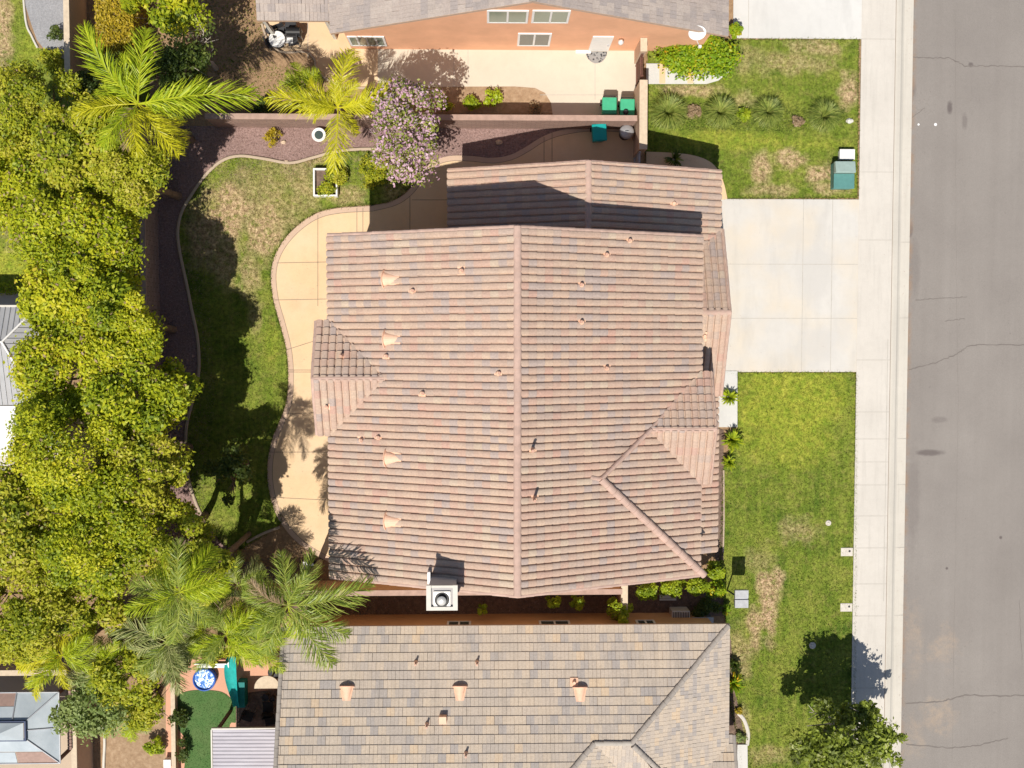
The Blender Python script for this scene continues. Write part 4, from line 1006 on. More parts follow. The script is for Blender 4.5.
# ================================================================== WALLS AND GATES
def wall(name, label, p0, p1, h, t, matn, cap=True, capn='wall_cap', cat='wall', z0=0):
    (x0, y0), (x1, y1) = p0, p1; L = math.hypot(x1-x0, y1-y0); dx, dy = (x1-x0)/L, (y1-y0)/L; nx, ny_ = -dy, dx
    def quad(o, e): return [(x0+nx*o-dx*e, y0+ny_*o-dy*e), (x0-nx*o-dx*e, y0-ny_*o-dy*e), (x1-nx*o+dx*e, y1-ny_*o+dy*e), (x1+nx*o+dx*e, y1+ny_*o+dy*e)]
    th = thing(name, label, cat, ((x0+x1)/2, (y0+y1)/2, z0))
    m = MB(); m.prism(quad(t/2, 0), z0, h-.06 if cap else h); m.build('wall_body', M[matn], th)
    if cap: m = MB(); m.prism(quad(t/2+.02, .01), h-.055, h); m.build('wall_cap', M[capn], th)
    return th
z = 1.8; ya = P(400, 117, z)[1]
wall('block_wall', 'brown block wall along the north side of the back garden', (P(205,117,z)[0], ya), (P(637,117,z)[0], ya), z, .2, 'block_brown')
z = 2.0; xw = P(643.5, 110, z)[0]
wall('stucco_wall', 'tan stucco wall between the side gates and the green front grass', (xw, P(643,149,z)[1]), (xw, P(643,80,z)[1]), z, .3, 'stucco_tan', capn='beige')
wall('stucco_pillar', 'short tan stucco pillar against the salmon house, beside the brown gate', (xw, P(643,51,z)[1]), (xw, nwy-.03), z, .25, 'stucco_tan', capn='beige', cat='pillar')
def gate(label, x, y0, y1, z1, mat):
    g = thing('side_gate', label, 'gate', (x, (y0+y1)/2, 0), 'side gates')
    m = MB(); n = 9
    for i in range(n): a_ = y0+(y1-y0)*i/n; m.box(x-.02, x+.02, a_+.008, a_+(y1-y0)/n-.008, .08, z1)
    m.build('boards', M[mat], g)
    m = MB(); m.box(x-.05, x+.05, y0-.04, y0, 0, z1+.05); m.box(x-.05, x+.05, y1, y1+.04, 0, z1+.05); m.box(x-.06, x-.02, y0, y1, .3, .4); m.box(x-.06, x-.02, y0, y1, z1-.3, z1-.2)
    m.build('gate_frame', M[mat], g)
gate('dark red-brown wooden gate beside the salmon house pillar', xw-.03, P(643,80,1.8)[1]+.22, P(643,53,1.8)[1]-.1, 1.75, 'brown_wood')
gate('shaded gate between the tan wall and the low north wing', xw-.1, 6.75, P(643,150,2.)[1]-.05, 1.7, 'grey_metal')
z = 1.8; x = P(142.5, 240, z)[0]
wall('block_wall', 'grey-brown block wall showing between the big trees and the back lawn', (x, P(142,590,z)[1]), (x, P(142,118,z)[1]), z, .2, 'block_grey')
x = P(67, 30, 1.9)[0]
wall('block_wall', 'tall tan wall beside the grey gravel in the top left corner', (x, P(67,72,1.9)[1]), (x, 24), 1.95, .2, 'stucco_tan', capn='beige')
z = 1.95; y = P(400, 593, z)[1]
wall('block_wall', 'brown garden wall along the shaded side yard below the chimney', (P(150,593,z)[0], y), (P(622,593,z)[0], y), z, .2, 'stucco_orange')
xg = P(624.5, 600, 1.9)[0]
wall('stucco_wall', 'short tan wall crossing the side yard beside the bright shrub', (xg, swy+.02), (xg, y+.3), 1.9, .25, 'stucco_tan', capn='beige')
z = 1.8; x = P(73.5, 730, z)[0]
wall('block_wall', 'tan wall right of the glazed pergola in the bottom left corner', (x, -21.5), (x, P(73,690,z)[1]), z, .2, 'stucco_tan', capn='beige')
x = P(168, 730, 1.2)[0]
wall('block_wall', 'low pale wall on the left side of the turf yard', (x, -21.5), (x, P(168,662,1.2)[1]), .5, .15, 'stucco_tan', capn='beige')
wall('block_wall', 'wall with dark louvres above the glazed pergola', (P(-30,673,1.8)[0], P(20,673,1.8)[1]), (P(66,673,1.8)[0], P(20,673,1.8)[1]), 1.8, .2, 'block_grey', capn='beige')

# ================================================================== GARDEN STRUCTURES
# ribbed grey patio cover, west edge
pc = thing('patio_cover', 'ribbed grey metal patio cover with white ridges on the left edge', 'patio cover', (*P(-10,345,0)[:2], 0))
zt, ze = 3.3, 2.75
E0 = P(37.5, 307, ze); E1 = P(32, 374, ze); pk = P(2, 335, zt)
xl = P(-120, 335, ze)[0]; yT = E0[1]; yB = P(0, 405, ze)[1]; xR = E0[0]
pk = (pk[0], (yT+yB)/2+.6, zt); pl_ = (xl+1.5, pk[1], zt)
def rib(pts, along, name, gap=.22):
    m = MB(); m.hull([Vector(q) for q in pts], [Vector(q)-Vector((0, 0, .04)) for q in pts]); m.build(name, M['ribmetal'], pc)
t = NT('ribbed_metal'); n = t.noise(1.2, 4); M['ribmetal'] = t.out(t.ramp(n, [(.3, (.34,.34,.35)), (.7, (.42,.42,.43))]), .5)
rib([(xl, yT, ze), (xR, yT, ze), pk, pl_], 0, 'north_panel')
rib([(xR, yT, ze), (xR, yB, ze), pk], 0, 'east_panel')
rib([(xR, yB, ze), (xl, yB, ze), pl_, pk], 0, 'south_panel')
m = MB()
def clipline(p0, p1): m.tube(p0, p1, .018, .018, 4)
for i in range(1, 40):
    x = xR-i*.22
    if x < xl+.1: break
    f = min(1, (xR-x)/(xR-pk[0])); f2 = f
    clipline((x, yT, ze+.02), (x, yT+(pk[1]-yT)*f, ze+(zt-ze)*f+.02))
    clipline((x, yB, ze+.02), (x, yB+(pk[1]-yB)*f, ze+(zt-ze)*f+.02))
for i in range(1, 30):
    yy = yT-i*.22
    if yy < yB: break
    f = (yT-yy)/(yT-pk[1]) if yy > pk[1] else (yy-yB)/(pk[1]-yB)
    clipline((xR, yy, ze+.02), (xR+(pk[0]-xR)*f, yy, ze+(zt-ze)*f+.02))
m.build('seams', M['grey_metal'], pc)
for q in ((xR, yT, ze+.03), (xR, yB, ze+.03)):
    m = MB(); m.tube(q, (pk[0], pk[1], zt+.03), .05, .05, 6); m.build('ridge_strip', M['white'], pc)
m = MB(); m.tube((pk[0], pk[1], zt+.03), (pl_[0], pl_[1], zt+.03), .05, .05, 6); m.build('ridge_strip', M['white'], pc)
for x, y in ((xR-.1, yT-.1), (xR-.1, yB+.1), (xl+.2, yT-.1), (xl+.2, yB+.1)): m = MB(); m.box(x-.06, x+.06, y-.06, y+.06, 0, ze); m.build('post', M['white'], pc)
m = MB(); m.box(xl, xR+.05, yT, yT+.08, ze-.1, ze+.03); m.box(xR-.0, xR+.06, yB, yT, ze-.1, ze+.03); m.build('fascia_trim', M['cream'], pc)
# white flat canopy below
cn = thing('canopy', 'bright white flat canopy below the grey patio cover on the left edge', 'canopy', (*P(-10,430,0)[:2], 0))
q0, q1 = P(-60, 406, 2.6), P(17, 456, 2.6); m = MB(); m.box(q0[0], q1[0], q1[1], q0[1], 2.55, 2.62); m.build('canopy_top', M['white'], cn)
for x in (q0[0]+.2, q1[0]-.15):
    for y in (q1[1]+.15, q0[1]-.15): m = MB(); m.box(x-.05, x+.05, y-.05, y+.05, 0, 2.55); m.build('post', M['white'], cn)
# hedges in the west yard
def hedge(label, x0, x1, y0, y1, h, seed, mat, dens=900, size=.05):
    rs = np.random.RandomState(seed); t = thing('hedge', label, 'hedge', ((x0+x1)/2, (y0+y1)/2, 0))
    A_ = (x1-x0)*(y1-y0); n = int(dens*A_)
    top = np.stack([rs.uniform(x0, x1, n), rs.uniform(y0, y1, n), h+rs.normal(0, .05, n)-.06], 1)
    ns = int(dens*.7*2*((x1-x0)+(y1-y0))*h*.5); e = rs.rand(ns); s = rs.randint(0, 4, ns)
    X = np.where(s == 0, x0, np.where(s == 1, x1, x0+(x1-x0)*e)); Y = np.where(s == 2, y0, np.where(s == 3, y1, y0+(y1-y0)*e))
    side = np.stack([X+rs.normal(0, .04, ns), Y+rs.normal(0, .04, ns), rs.uniform(.05, h, ns)], 1)
    nn = np.concatenate([np.tile([0, 0, 1.], (n, 1)), np.stack([(s == 1)*1.-(s == 0), (s == 3)*1.-(s == 2), np.full(ns, .4)], 1)])
    foliage('foliage', np.concatenate([top, side]), nn, rs.rand(n+ns), size, M[mat], t, rs, jitter=.6)
    m = MB(); m.box(x0+.12, x1-.12, y0+.12, y1-.12, 0, h-.18); m.build('branch_core', M['bark'], t)
    return t
a_, b_ = P(-40, 293, .5), P(40, 283, .5); hedge('low clipped yellow-green hedge above the grey ribbed patio cover', a_[0], b_[0], a_[1], b_[1], .55, 61, 'leaf_lime')
a_, b_ = P(96, 52, 1.9), P(133, -30, 1.9); hedge('tall clipped golden hedge standing at the top left beside the tan wall', a_[0], b_[0], a_[1], b_[1], 1.95, 62, 'leaf_yellow', 700, .06)
# glazed pergola, bottom left
pg = thing('pergola', 'two-tier hipped pergola with clear panels in the bottom left corner', 'pergola', (*P(15,728,0)[:2], 0))
t = NT('clear_panel'); n = t.noise(1.3, 4); M['panel'] = t.out(t.ramp(n, [(.3, (.36,.41,.44)), (.7, (.48,.53,.56))]), .3); M['panel_brown'] = plain('brown_panel', (.34,.23,.19), .5)
M['frame_blue'] = plain('dark_blue_frame', (.03,.05,.12), .4)
z0_, z1_, z2_ = 2.5, 2.95, 3.4
NE, SE = P(59, 692, z0_), P(57, 763, z0_); n1, s1 = P(27, 720, z1_), P(27, 740, z1_)
xL = -30.
xr, yt, yb = NE[0], NE[1], SE[1]; ix, iy0, iy1 = n1[0], s1[1], n1[1]
def panel(pts, mat, name='roof_panel'):
    m = MB(); m.hull([Vector(q) for q in pts], [Vector(q)-Vector((0, 0, .03)) for q in pts]); m.build(name, M[mat], pg)
def lerp(a, b, f): return tuple(a[i]+(b[i]-a[i])*f for i in range(3))
# north, east, south aprons split in panels
Nn, Ne = (xr, yt, z0_), (ix, iy1, z1_); Ss, Se = (xr, yb, z0_), (ix, iy0, z1_)
xq = P(15, 705, 2.7)[0]
panel([(xq+.02, yt, z0_), Nn, Ne, (xq+.02, iy1, z1_)], 'panel'); panel([(xL, yt, z0_), (xq-.02, yt, z0_), (xq-.02, (yt+iy1)/2, (z0_+z1_)/2), (xL, (yt+iy1)/2, (z0_+z1_)/2)], 'panel_brown')
panel([(xL, (yt+iy1)/2-.02, (z0_+z1_)/2), (xq-.02, (yt+iy1)/2-.02, (z0_+z1_)/2), (xq-.02, iy1, z1_), (xL, iy1, z1_)], 'panel')
mz = lambda f: (lerp(Nn, Ss, f), lerp(Ne, Se, f))
panel([Nn, mz(.49)[0], mz(.49)[1], Ne], 'panel'); panel([mz(.51)[0], Ss, Se, mz(.51)[1]], 'panel')
h0, h1 = lerp(Ss, Se, .5), None
panel([lerp(Ss, Se, .5), Se, (xL, iy0, z1_), (xL, (yb+iy0)/2, (z0_+z1_)/2)], 'panel'); 
panel([(xq, yb, z0_), Ss, lerp(Ss, Se, .48), (xq, (yb+iy0)/2-.03, (z0_+z1_)/2-.01)], 'panel_brown'); panel([(xL, yb, z0_), (xq-.04, yb, z0_), (xq-.04, (yb+iy0)/2-.03, (z0_+z1_)/2-.01), (xL, (yb+iy0)/2-.03, (z0_+z1_)/2-.01)], 'panel')
# upper tier
ui, uo = .22, z2_
U = [(ix-.08, iy1-.06, z1_+.18), (ix-.08, iy0+.06, z1_+.18)]; ur = (ix-1.0, (iy0+iy1)/2, z1_+.42)
panel([(xL, U[0][1], U[0][2]), U[0], ur, (xL, ur[1], ur[2])], 'panel', 'upper_panel'); panel([U[0], U[1], ur], 'panel', 'upper_panel'); panel([U[1], (xL, U[1][1], U[1][2]), (xL, ur[1], ur[2]), ur], 'panel', 'upper_panel')
m = MB(); m.box(xL, ix, iy1-.07, iy1, z1_-.02, z1_+.14); m.box(ix-.07, ix, iy0, iy1-.07, z1_-.02, z1_+.14); m.box(xL, ix-.07, iy0, iy0+.07, z1_-.02, z1_+.14); m.build('clerestory_frame', M['frame_blue'], pg)
m = MB()
for A_, B_ in ((Nn, Ne), (Ss, Se), mz(.5), ((xq, yt, z0_), (xq, iy1, z1_)), (Nn, Ss), (Nn, (xL, yt, z0_)), (Ss, (xL, yb, z0_))): m.tube(Vector(A_)+Vector((0, 0, .02)), Vector(B_)+Vector((0, 0, .02)), .03, .03, 6)
m.build('frame_bars', M['grey_metal'], pg)
for x, y in ((xr-.1, yt-.1), (xr-.1, yb+.1), (xL+.2, yt-.1), (xL+.2, yb+.1)): m = MB(); m.box(x-.06, x+.06, y-.06, y+.06, 0, z0_-.03); m.build('post', M['brown_wood'], pg)
# slatted strip beside it
ls = thing('slatted_screen', 'brown slatted shade strip right of the glazed pergola', 'screen', (*P(65,720,0)[:2], 0))
xs0, xs1 = xr+.06, P(71, 720, 1.9)[0]; m = MB(); yy = P(65, 750, 1.9)[1]; y1_ = P(65, 690, 1.9)[1]
k = yy
while k < y1_: m.box(xs0, xs1, k, k+.13, 1.86+0, 1.9); k += .155
m.build('slats', M['block_brown'], ls); m = MB(); m.box(xs0+.02, xs0+.08, yy, y1_, 0, 1.855); m.box(xs1-.08, xs1-.02, yy, y1_, 0, 1.855); m.build('screen_posts', M['brown_wood'], ls)
# corrugated patio cover by the south house
cc_ = thing('patio_cover', 'pale corrugated patio cover attached left of the grey tiled house', 'patio cover', (*P(245,750,0)[:2], 0))
A0_ = P(212.5, 729.5, 2.6); xR2 = sx0+.15; m = MB(); y0b = -22.5; n = int((A0_[1]-y0b)/.04)
v = []; zz = lambda x: 2.6+(x-A0_[0])*.02
for i in range(n+1):
    y = A0_[1]-i*.04; h = .014*(1 if (i % 4) in (0, 1) else -1)
    v += [(A0_[0], y, 2.6+h), (xR2, y, 2.66+h)]
m.add(v, [(2*i, 2*i+1, 2*i+3, 2*i+2) for i in range(n)]); m.keep = True
t = NT('corrugated_white'); nn_ = t.noise(.8, 4, stretch=(1, 6, 1)); M['corr'] = t.out(t.ramp(nn_, [(.3, (.40,.38,.42)), (.7, (.50,.48,.52))]), .6)
m.build('corrugated_sheet', M['corr'], cc_)
m = MB(); m.box(A0_[0]-.04, xR2, A0_[1], A0_[1]+.06, 2.5, 2.64); m.box(A0_[0]-.07, A0_[0]-.01, y0b, A0_[1], 2.5, 2.64); m.build('edge_trim', M['cream'], cc_)
for y in (A0_[1]-.1, A0_[1]-3): m = MB(); m.box(A0_[0]+.05, A0_[0]+.17, y-.12, y, 0, 2.55); m.build('post', M['brown_wood'], cc_)

# ================================================================== BINS AND BOXES
def wheelie(name, label, px, py, rz, body, lid, group='wheeled bins', s=1.0, opn=False):
    x, y, _ = P(px, py, 1.05*s); t = thing(name, label, 'bin', (x, y, 0), group)
    Mz = Matrix.Translation((x, y, 0)) @ Matrix.Rotation(rz, 4, 'Z') @ Matrix.Scale(s, 4)
    def tr(v): return [tuple(Mz @ Vector(q)) for q in v]
    m = MB(); v = tr([(-.24,-.26,.06),(.24,-.26,.06),(.24,.26,.06),(-.24,.26,.06),(-.31,-.36,1.0),(.31,-.36,1.0),(.31,.34,1.0),(-.31,.34,1.0)])
    m.add(v, [(0,3,2,1),(4,5,6,7),(0,1,5,4),(1,2,6,5),(2,3,7,6),(3,0,4,7)]); m.build('body', M[body], t, bevel=.03)
    m = MB(); v = tr([(-.33,-.40,1.0),(.33,-.40,1.0),(.33,.36,1.02),(-.33,.36,1.02),(-.29,-.34,1.07),(.29,-.34,1.07),(.30,.34,1.10),(-.30,.34,1.10)])
    m.add(v, [(0,3,2,1),(4,5,6,7),(0,1,5,4),(1,2,6,5),(2,3,7,6),(3,0,4,7)]); m.build('lid', M[lid], t, bevel=.025)
    m = MB(); m.tube(Mz @ Vector((-.28, .42, .97)), Mz @ Vector((.28, .42, .97)), .02, .02, 8)
    for q in (-.24, .24): m.tube(Mz @ Vector((q, .34, .97)), Mz @ Vector((q, .42, .97)), .018, .018, 6)
    m.build('handle', M['black'], t)
    for q in (-.27, .27): m = MB(); m.tube(Mz @ Vector((q-.03, .32, .12)), Mz @ Vector((q+.03, .32, .12)), .12, .12, 14); m.build('wheel', M['black'], t)
    return t
wheelie('wheeled_bin', 'bright green wheeled bin, left one of two against the brown wall', 609.5, 105.5, 0, 'bin_green', 'bin_green')
wheelie('wheeled_bin', 'green wheeled bin in the corner with a small dark item on its lid', 627.5, 107, 0, 'bin_green', 'bin_green')
wheelie('wheeled_bin', 'teal wheeled bin standing alone in the shaded side yard', 599.5, 132, R(4), 'bin_teal', 'bin_teal')
bx, by, _ = P(627, 131, .9); t = thing('round_bin', 'round dark trash can with a pale grey lid in the side yard corner', 'trash can', (bx, by, 0))
m = MB(); m.lathe((bx, by, 0), [(.22, 0), (.25, .1), (.29, .8), (.31, .82)], 24); m.build('body', M['bin_dark'], t)
m = MB(); m.lathe((bx, by-.02, .82), [(.32, 0), (.32, .03), (.25, .09), (.08, .12)], 24); m.build('lid', M['grey_metal'], t)
m = MB(); m.path([(bx-.08, by, .94), (bx, by, .99), (bx+.08, by, .94)], [.015]*3, 6); m.build('handle', M['dark'], t)
bx, by, _ = P(625.8, 112, 1.15); m = MB(); m.lathe((bx, by, 1.095), [(.06, 0), (.12, .03), (.12, .08), (.05, .12)], 12); m.build('pot', M['dark'], label='small dark pot lying on the right green bin', cat='pot')
# utility cabinets
def cabinet(name, label, x0, x1, y0, y1, h, mats, cat, lid=None, parts=True):
    t = thing(name, label, cat, ((x0+x1)/2, (y0+y1)/2, 0))
    m = MB(); m.box(x0, x1, y0, y1, 0, h); m.build('box', M[mats[0]], t, bevel=.03)
    m = MB(); m.box(x0-.03, x1+.03, y0-.03, y1+.03, h+.002, h+.05); m.build('lid', M[mats[1]], t, bevel=.015)
    return t
a_, b_ = P(835, 173, .7), P(856, 161, .7); 
t = thing('utility_cabinet', 'green utility cabinet with a faded sloping lid at the sidewalk edge', 'cabinet', ((a_[0]+b_[0])/2, (a_[1]+b_[1])/2, 0))
x0, x1, y0, y1 = a_[0], b_[0], P(0,186,.5)[1], b_[1]; ym = a_[1]
m = MB(); m.box(x0+.03, x1-.03, y0+.03, y1-.02, 0, .5); m.build('base', M['util_green'], t, bevel=.03)
m = MB(); m.box(x0, x1, y0, ym, .502, .56); m.build('front_lid', M['util_green'], t, bevel=.02)
m = MB(); v = [(x0, ym+.01, .50), (x1, ym+.01, .50), (x1, y1, .5), (x0, y1, .5), (x0+.02, ym+.01, .80), (x1-.02, ym+.01, .80), (x1-.02, y1, .68), (x0+.02, y1, .68)]
m.add(v, [(0,3,2,1),(4,5,6,7),(0,1,5,4),(1,2,6,5),(2,3,7,6),(3,0,4,7)]); m.build('hood', M['util_pale'], t, bevel=.03)
a_, b_ = P(840, 159, .3), P(854, 150, .3); cabinet('utility_box', 'small white utility box just behind the green cabinet', a_[0], b_[0], a_[1], b_[1], .3, ('white', 'white'), 'utility box')
def lid_box(label, px, py, w, l):
    x, y, _ = P(px, py, .05); t = thing('meter_box', label, 'meter box', (x, y, 0), 'meter boxes in the front lawn')
    m = MB(); m.box(x-w/2, x+w/2, y-l/2, y+l/2, -.02, .045); m.build('lid', M['conc_box'], t, bevel=.01)
    m = MB(); m.lathe((x+w*.22, y+l*.1, .045), [(.05, 0), (.05, .006), (.04, .008)], 12); m.build('lid_hole', M['dark'], t)
lid_box('pale meter lid at the sidewalk edge, upper one beside plain lawn', 847, 552, .55, .38)
lid_box('pale meter lid at the sidewalk edge just above the street tree shadow', 846.5, 607.5, .55, .38)
def sprink(label, px, py, r):
    x, y, _ = P(px, py, .04); t = thing('sprinkler_cover', label, 'sprinkler cover', (x, y, 0), 'round covers in the front lawn')
    m = MB(); m.lathe((x, y, 0), [(r, 0), (r, .035), (r*.85, .05), (r*.5, .05), (r*.45, .04)], 20); m.build('ring', M['conc_box'], t)
    m = MB(); m.lathe((x, y, .04), [(r*.42, 0), (r*.4, .02), (.02, .03)], 14); m.build('cap', M['cream'], t)
sprink('small round cover in the open middle of the front lawn', 828.5, 523, .13)
sprink('small round cover left of the street tree shadow', 812.5, 645.5, .16)
# raised grey post box by the lawn edge
x, y = P(727, 590, 0)[:2]; bx, by, _ = P(742, 599, 2.0)
t = thing('post_box', 'grey box with two pale lids on a thin leaning post at the lawn edge', 'post box', (x, y, 0))
m = MB(); m.path([(x, y, 0), (bx-.15, by+.05, 1.85)], [.035, .035], 8); m.build('post', M['dark'], t)
m = MB(); m.box(bx-.30, bx+.27, by-.38, by+.38, 1.8, 1.97); m.build('box', M['grey_metal'], t, bevel=.015)
m = MB(); m.box(bx-.31, bx+.28, by+.03, by+.39, 1.975, 2.03); m.build('lid', M['grey_lid'], t, bevel=.012)
m = MB(); m.box(bx-.31, bx+.28, by-.39, by-.03, 1.975, 2.03); m.build('lid', M['grey_lid'], t, bevel=.012)
# side yard appliances
a_, b_ = P(672, 625, .8), P(690, 617, .8)
def ac(label, pa, pb, h, mat):
    a_, b_ = P(pa[0], pa[1], h), P(pb[0], pb[1], h); t = thing('air_conditioner', label, 'air conditioner', ((a_[0]+b_[0])/2, (a_[1]+b_[1])/2, 0))
    m = MB(); m.box(a_[0], b_[0], a_[1], b_[1], .05, h); m.build('casing', M[mat], t, bevel=.02)
    m = MB(); k = a_[0]+.05
    while k < b_[0]-.08: m.box(k, k+.03, a_[1]+.05, b_[1]-.05, h+.002, h+.02); k += .075
    m.build('grille', M['dark'], t)
ac('grilled air conditioner in the dark side yard against the grey tiled house', (672,624), (690,611), .8, 'flue')
a_, b_ = P(693, 626, .9), P(713, 618, .9); cabinet('storage_box', 'long blue-grey storage box at the end of the dark side yard', a_[0], b_[0], a_[1], b_[1], .85, ('grey_metal', 'grey_metal'), 'storage box')
# bench in side yard
x, y, _ = P(668, 597, .45); t = thing('garden_bench', 'pale slatted bench half hidden in the dark side yard', 'bench', (x, y, 0))
m = MB()
for k in range(3): m.box(x-.38, x+.38, y-.16+k*.11, y-.07+k*.11, .42, .45)
m.build('seat', M['cream'], t)
for q in ((-.33, -.12), (.33, -.12), (-.33, .12), (.33, .12)): m = MB(); m.box(x+q[0]-.025, x+q[0]+.025, y+q[1]-.025, y+q[1]+.025, 0, .418); m.build('leg', M['dark'], t)
# equipment under palms
x, y, _ = P(311, 566, .6); t = thing('pump_unit', 'small white and black pump unit beside the palm trunk', 'pump', (x, y, 0))
m = MB(); m.obox((x-.28, y, 0), .22, .35, .45); m.obox((x+.28, y-.05, 0), .22, .22, .5); m.build('casing', M['white'], t, bevel=.02)
m = MB(); m.tube((x, y, .0), (x, y, .5), .14, .12, 14); m.path([(x, y, .3), (x+.28, y-.05, .3)], [.03, .03]); m.build('motor', M['black'], t)
# chair, table set on neighbour patio
def chair(px, py, rz, label, mat='dark', group='patio chairs at the round table'):
    x, y, _ = P(px, py, .45); t = thing('patio_chair', label, 'chair', (x, y, 0.02), group)
    Mz = Matrix.Translation((x, y, .02)) @ Matrix.Rotation(rz, 4, 'Z')
    def bx_(m, x0, x1, y0, y1, z0, z1):
        v = [tuple(Mz @ Vector(q)) for q in ((x0,y0,z0),(x1,y0,z0),(x1,y1,z0),(x0,y1,z0),(x0,y0,z1),(x1,y0,z1),(x1,y1,z1),(x0,y1,z1))]
        m.add(v, [(0,3,2,1),(4,5,6,7),(0,1,5,4),(1,2,6,5),(2,3,7,6),(3,0,4,7)])
    m = MB(); bx_(m, -.23, .23, -.23, .22, .41, .45); m.build('seat', M[mat], t)
    m = MB(); bx_(m, -.23, .23, .225, .26, .45, .9); m.build('backrest', M[mat], t)
    for a in (-.2, .2):
        for b in (-.2, .2): m = MB(); bx_(m, a-.02, a+.02, b-.02, b+.02, 0, .408); m.build('leg', M['grey_metal'], t)
    return t
chair(281, 33, R(20), 'dark patio chair above the round white table, left of two'); chair(290, 27, R(-10), 'dark patio chair tucked under the roof edge'); chair(293, 40, R(-80), 'dark patio chair right of the square white table'); chair(272, 42, R(110), 'dark patio chair left of the round white table')
x, y, _ = P(277, 39, .72); t = thing('round_table', 'small round white table on the tan patio of the salmon house', 'table', (x, y, .015))
m = MB(); m.lathe((x, y, .70), [(.34, 0), (.36, .015), (.34, .03)], 24); m.build('tabletop', M['white'], t)
m = MB(); m.tube((x, y, .05), (x, y, .698), .035, .035, 10); m.lathe((x, y, .015), [(.2, 0), (.2, .02), (.04, .05)], 16); m.build('pedestal', M['dark'], t)
x, y, _ = P(287, 38, .6); t = thing('side_table', 'square white side table with dark top tray by the round table', 'table', (x, y, .015))
m = MB(); m.box(x-.24, x+.24, y-.2, y+.2, .5, .54); m.build('tabletop', M['white'], t)
for q in ((-.2, -.16), (.2, -.16), (-.2, .16), (.2, .16)): m = MB(); m.box(x+q[0]-.02, x+q[0]+.02, y+q[1]-.02, y+q[1]+.02, .015, .498); m.build('leg', M['white'], t)
x, y, _ = P(293, 31, .9); t = thing('grill', 'dark barbecue grill with lid closed under the patio roof edge', 'grill', (x, y, .015))
m = MB(); m.box(x-.32, x+.32, y-.2, y+.2, .6, .8); m.build('firebox', M['dark'], t, bevel=.03)
m = MB(); m.tube((x-.3, y, .81), (x+.3, y, .81), .19, .19, 16); m.build('lid', M['black'], t)
for q in ((-.28, -.16), (.28, -.16), (-.28, .16), (.28, .16)): m = MB(); m.box(x+q[0]-.02, x+q[0]+.02, y+q[1]-.02, y+q[1]+.02, .015, .598); m.build('leg', M['grey_metal'], t)
p0, p1 = P(265, 23, 1.0), P(274, 37, 1.0); m = MB(); m.path([(p0[0], p0[1], .06), (p1[0], p1[1], .9)], [.05, .04], 10); m.lathe((p0[0], p0[1], .015), [(.2, 0), (.2, .05), (.05, .08)], 16); m.build('closed_umbrella', M['dark'], label='folded dark umbrella leaning by the patio chairs', cat='umbrella')
# bird bath
x, y, _ = P(319, 135, .5); t = thing('bird_bath', 'round white bowl on a pedestal in the red gravel bed', 'bird bath', (x, y, 0))
m = MB(); m.lathe((x, y, 0), [(.14, 0), (.08, .08), (.06, .4), (.1, .46)], 16); m.build('pedestal', M['white'], t)
m = MB(); m.lathe((x, y, .46), [(.1, 0), (.28, .06), (.31, .12), (.28, .12), (.18, .07), (.03, .06)], 28); m.build('bowl', M['white'], t)
m = MB(); m.lathe((x, y, .535), [(.21, 0), (.01, .001)], 20); m.build('water', M['glass'], t)
# white framed planter
a_, b_ = P(313, 196, .45), P(337, 168, .45); t = thing('raised_bed', 'white framed rectangular planter on the back lawn', 'planter', ((a_[0]+b_[0])/2, (a_[1]+b_[1])/2, 0))
m = MB(); x0, x1, y0, y1 = a_[0], b_[0], a_[1], b_[1]; f_ = .07
for q in ((x0, x1, y0, y0+f_), (x0, x1, y1-f_, y1), (x0, x0+f_, y0+f_, y1-f_), (x1-f_, x1, y0+f_, y1-f_)): m.box(*q, 0, .4)
m.build('frame', M['white'], t); m = MB(); m.box(x0+f_+.002, x1-f_-.002, y0+f_+.002, y1-f_-.002, 0, .16); m.build('soil', M['side_dirt'], t)
# rocks
def rock(label, px, py, r, seed, mat='rock'):
    rs = random.Random(seed); x, y, _ = P(px, py, .1); bm = bmesh.new(); bmesh.ops.create_icosphere(bm, subdivisions=2, radius=r)
    for v in bm.verts:
        k = rs.uniform(.8, 1.15); v.co = Vector((v.co.x*k+x, v.co.y*k*.8+y, max(-.01, v.co.z*k*.6+r*.35)))
    me = bpy.data.meshes.new('rock'); bm.to_mesh(me); bm.free(); o = link(me, 'rock', M[mat]); props(o, label, 'rock')
rock('single pale tan boulder in the gravel bed near the patio shadow', 499, 142, .16, 1)
rock('small pale stone at the foot of the yellow shrub', 283, 142, .12, 2); rock('pale stone lying on the front grass near the sidewalk', 850, 121, .16, 3, 'cream'); rock('small tan stone on the garden edging', 286, 161, .09, 4)
# pool yard toys
x, y, _ = P(204, 680, .35); t = thing('paddling_pool', 'round blue paddling pool beside the green turf', 'paddling pool', (x, y, 0))
m = MB(); m.lathe((x, y, .01), [(.50, 0), (.52, .32), (.49, .36), (.45, .33), (.44, .26)], 32); m.build('rim', M['blue'], t)
m = MB(); m.lathe((x, y, .27), [(.45, 0), (.01, .002)], 32); m.build('water', M['water'], t)
t = thing('slide', 'curved teal fabric slide on the right edge of the turf', 'slide', (*P(234,690,0)[:2], 0))
pts = curve(PL([(229,660),(229,672),(232,688),(237,706)], .8), 8); m = MB(); n = len(pts)
v = []; 
for i, (a, b) in enumerate(pts):
    w = .14+.13*math.sin(math.pi*min(1, i/n+.15)); h = .35+.55*(i/n)
    v += [(a-w, b, h+.08), (a-w*.4, b, h-.05), (a+w*.4, b, h-.05), (a+w, b, h+.08)]
m.add(v, [(i*4+j, i*4+j+1, i*4+j+5, i*4+j+4) for i in range(n-1) for j in range(3)], 0, True); m.build('chute', M['teal_fabric'], t)
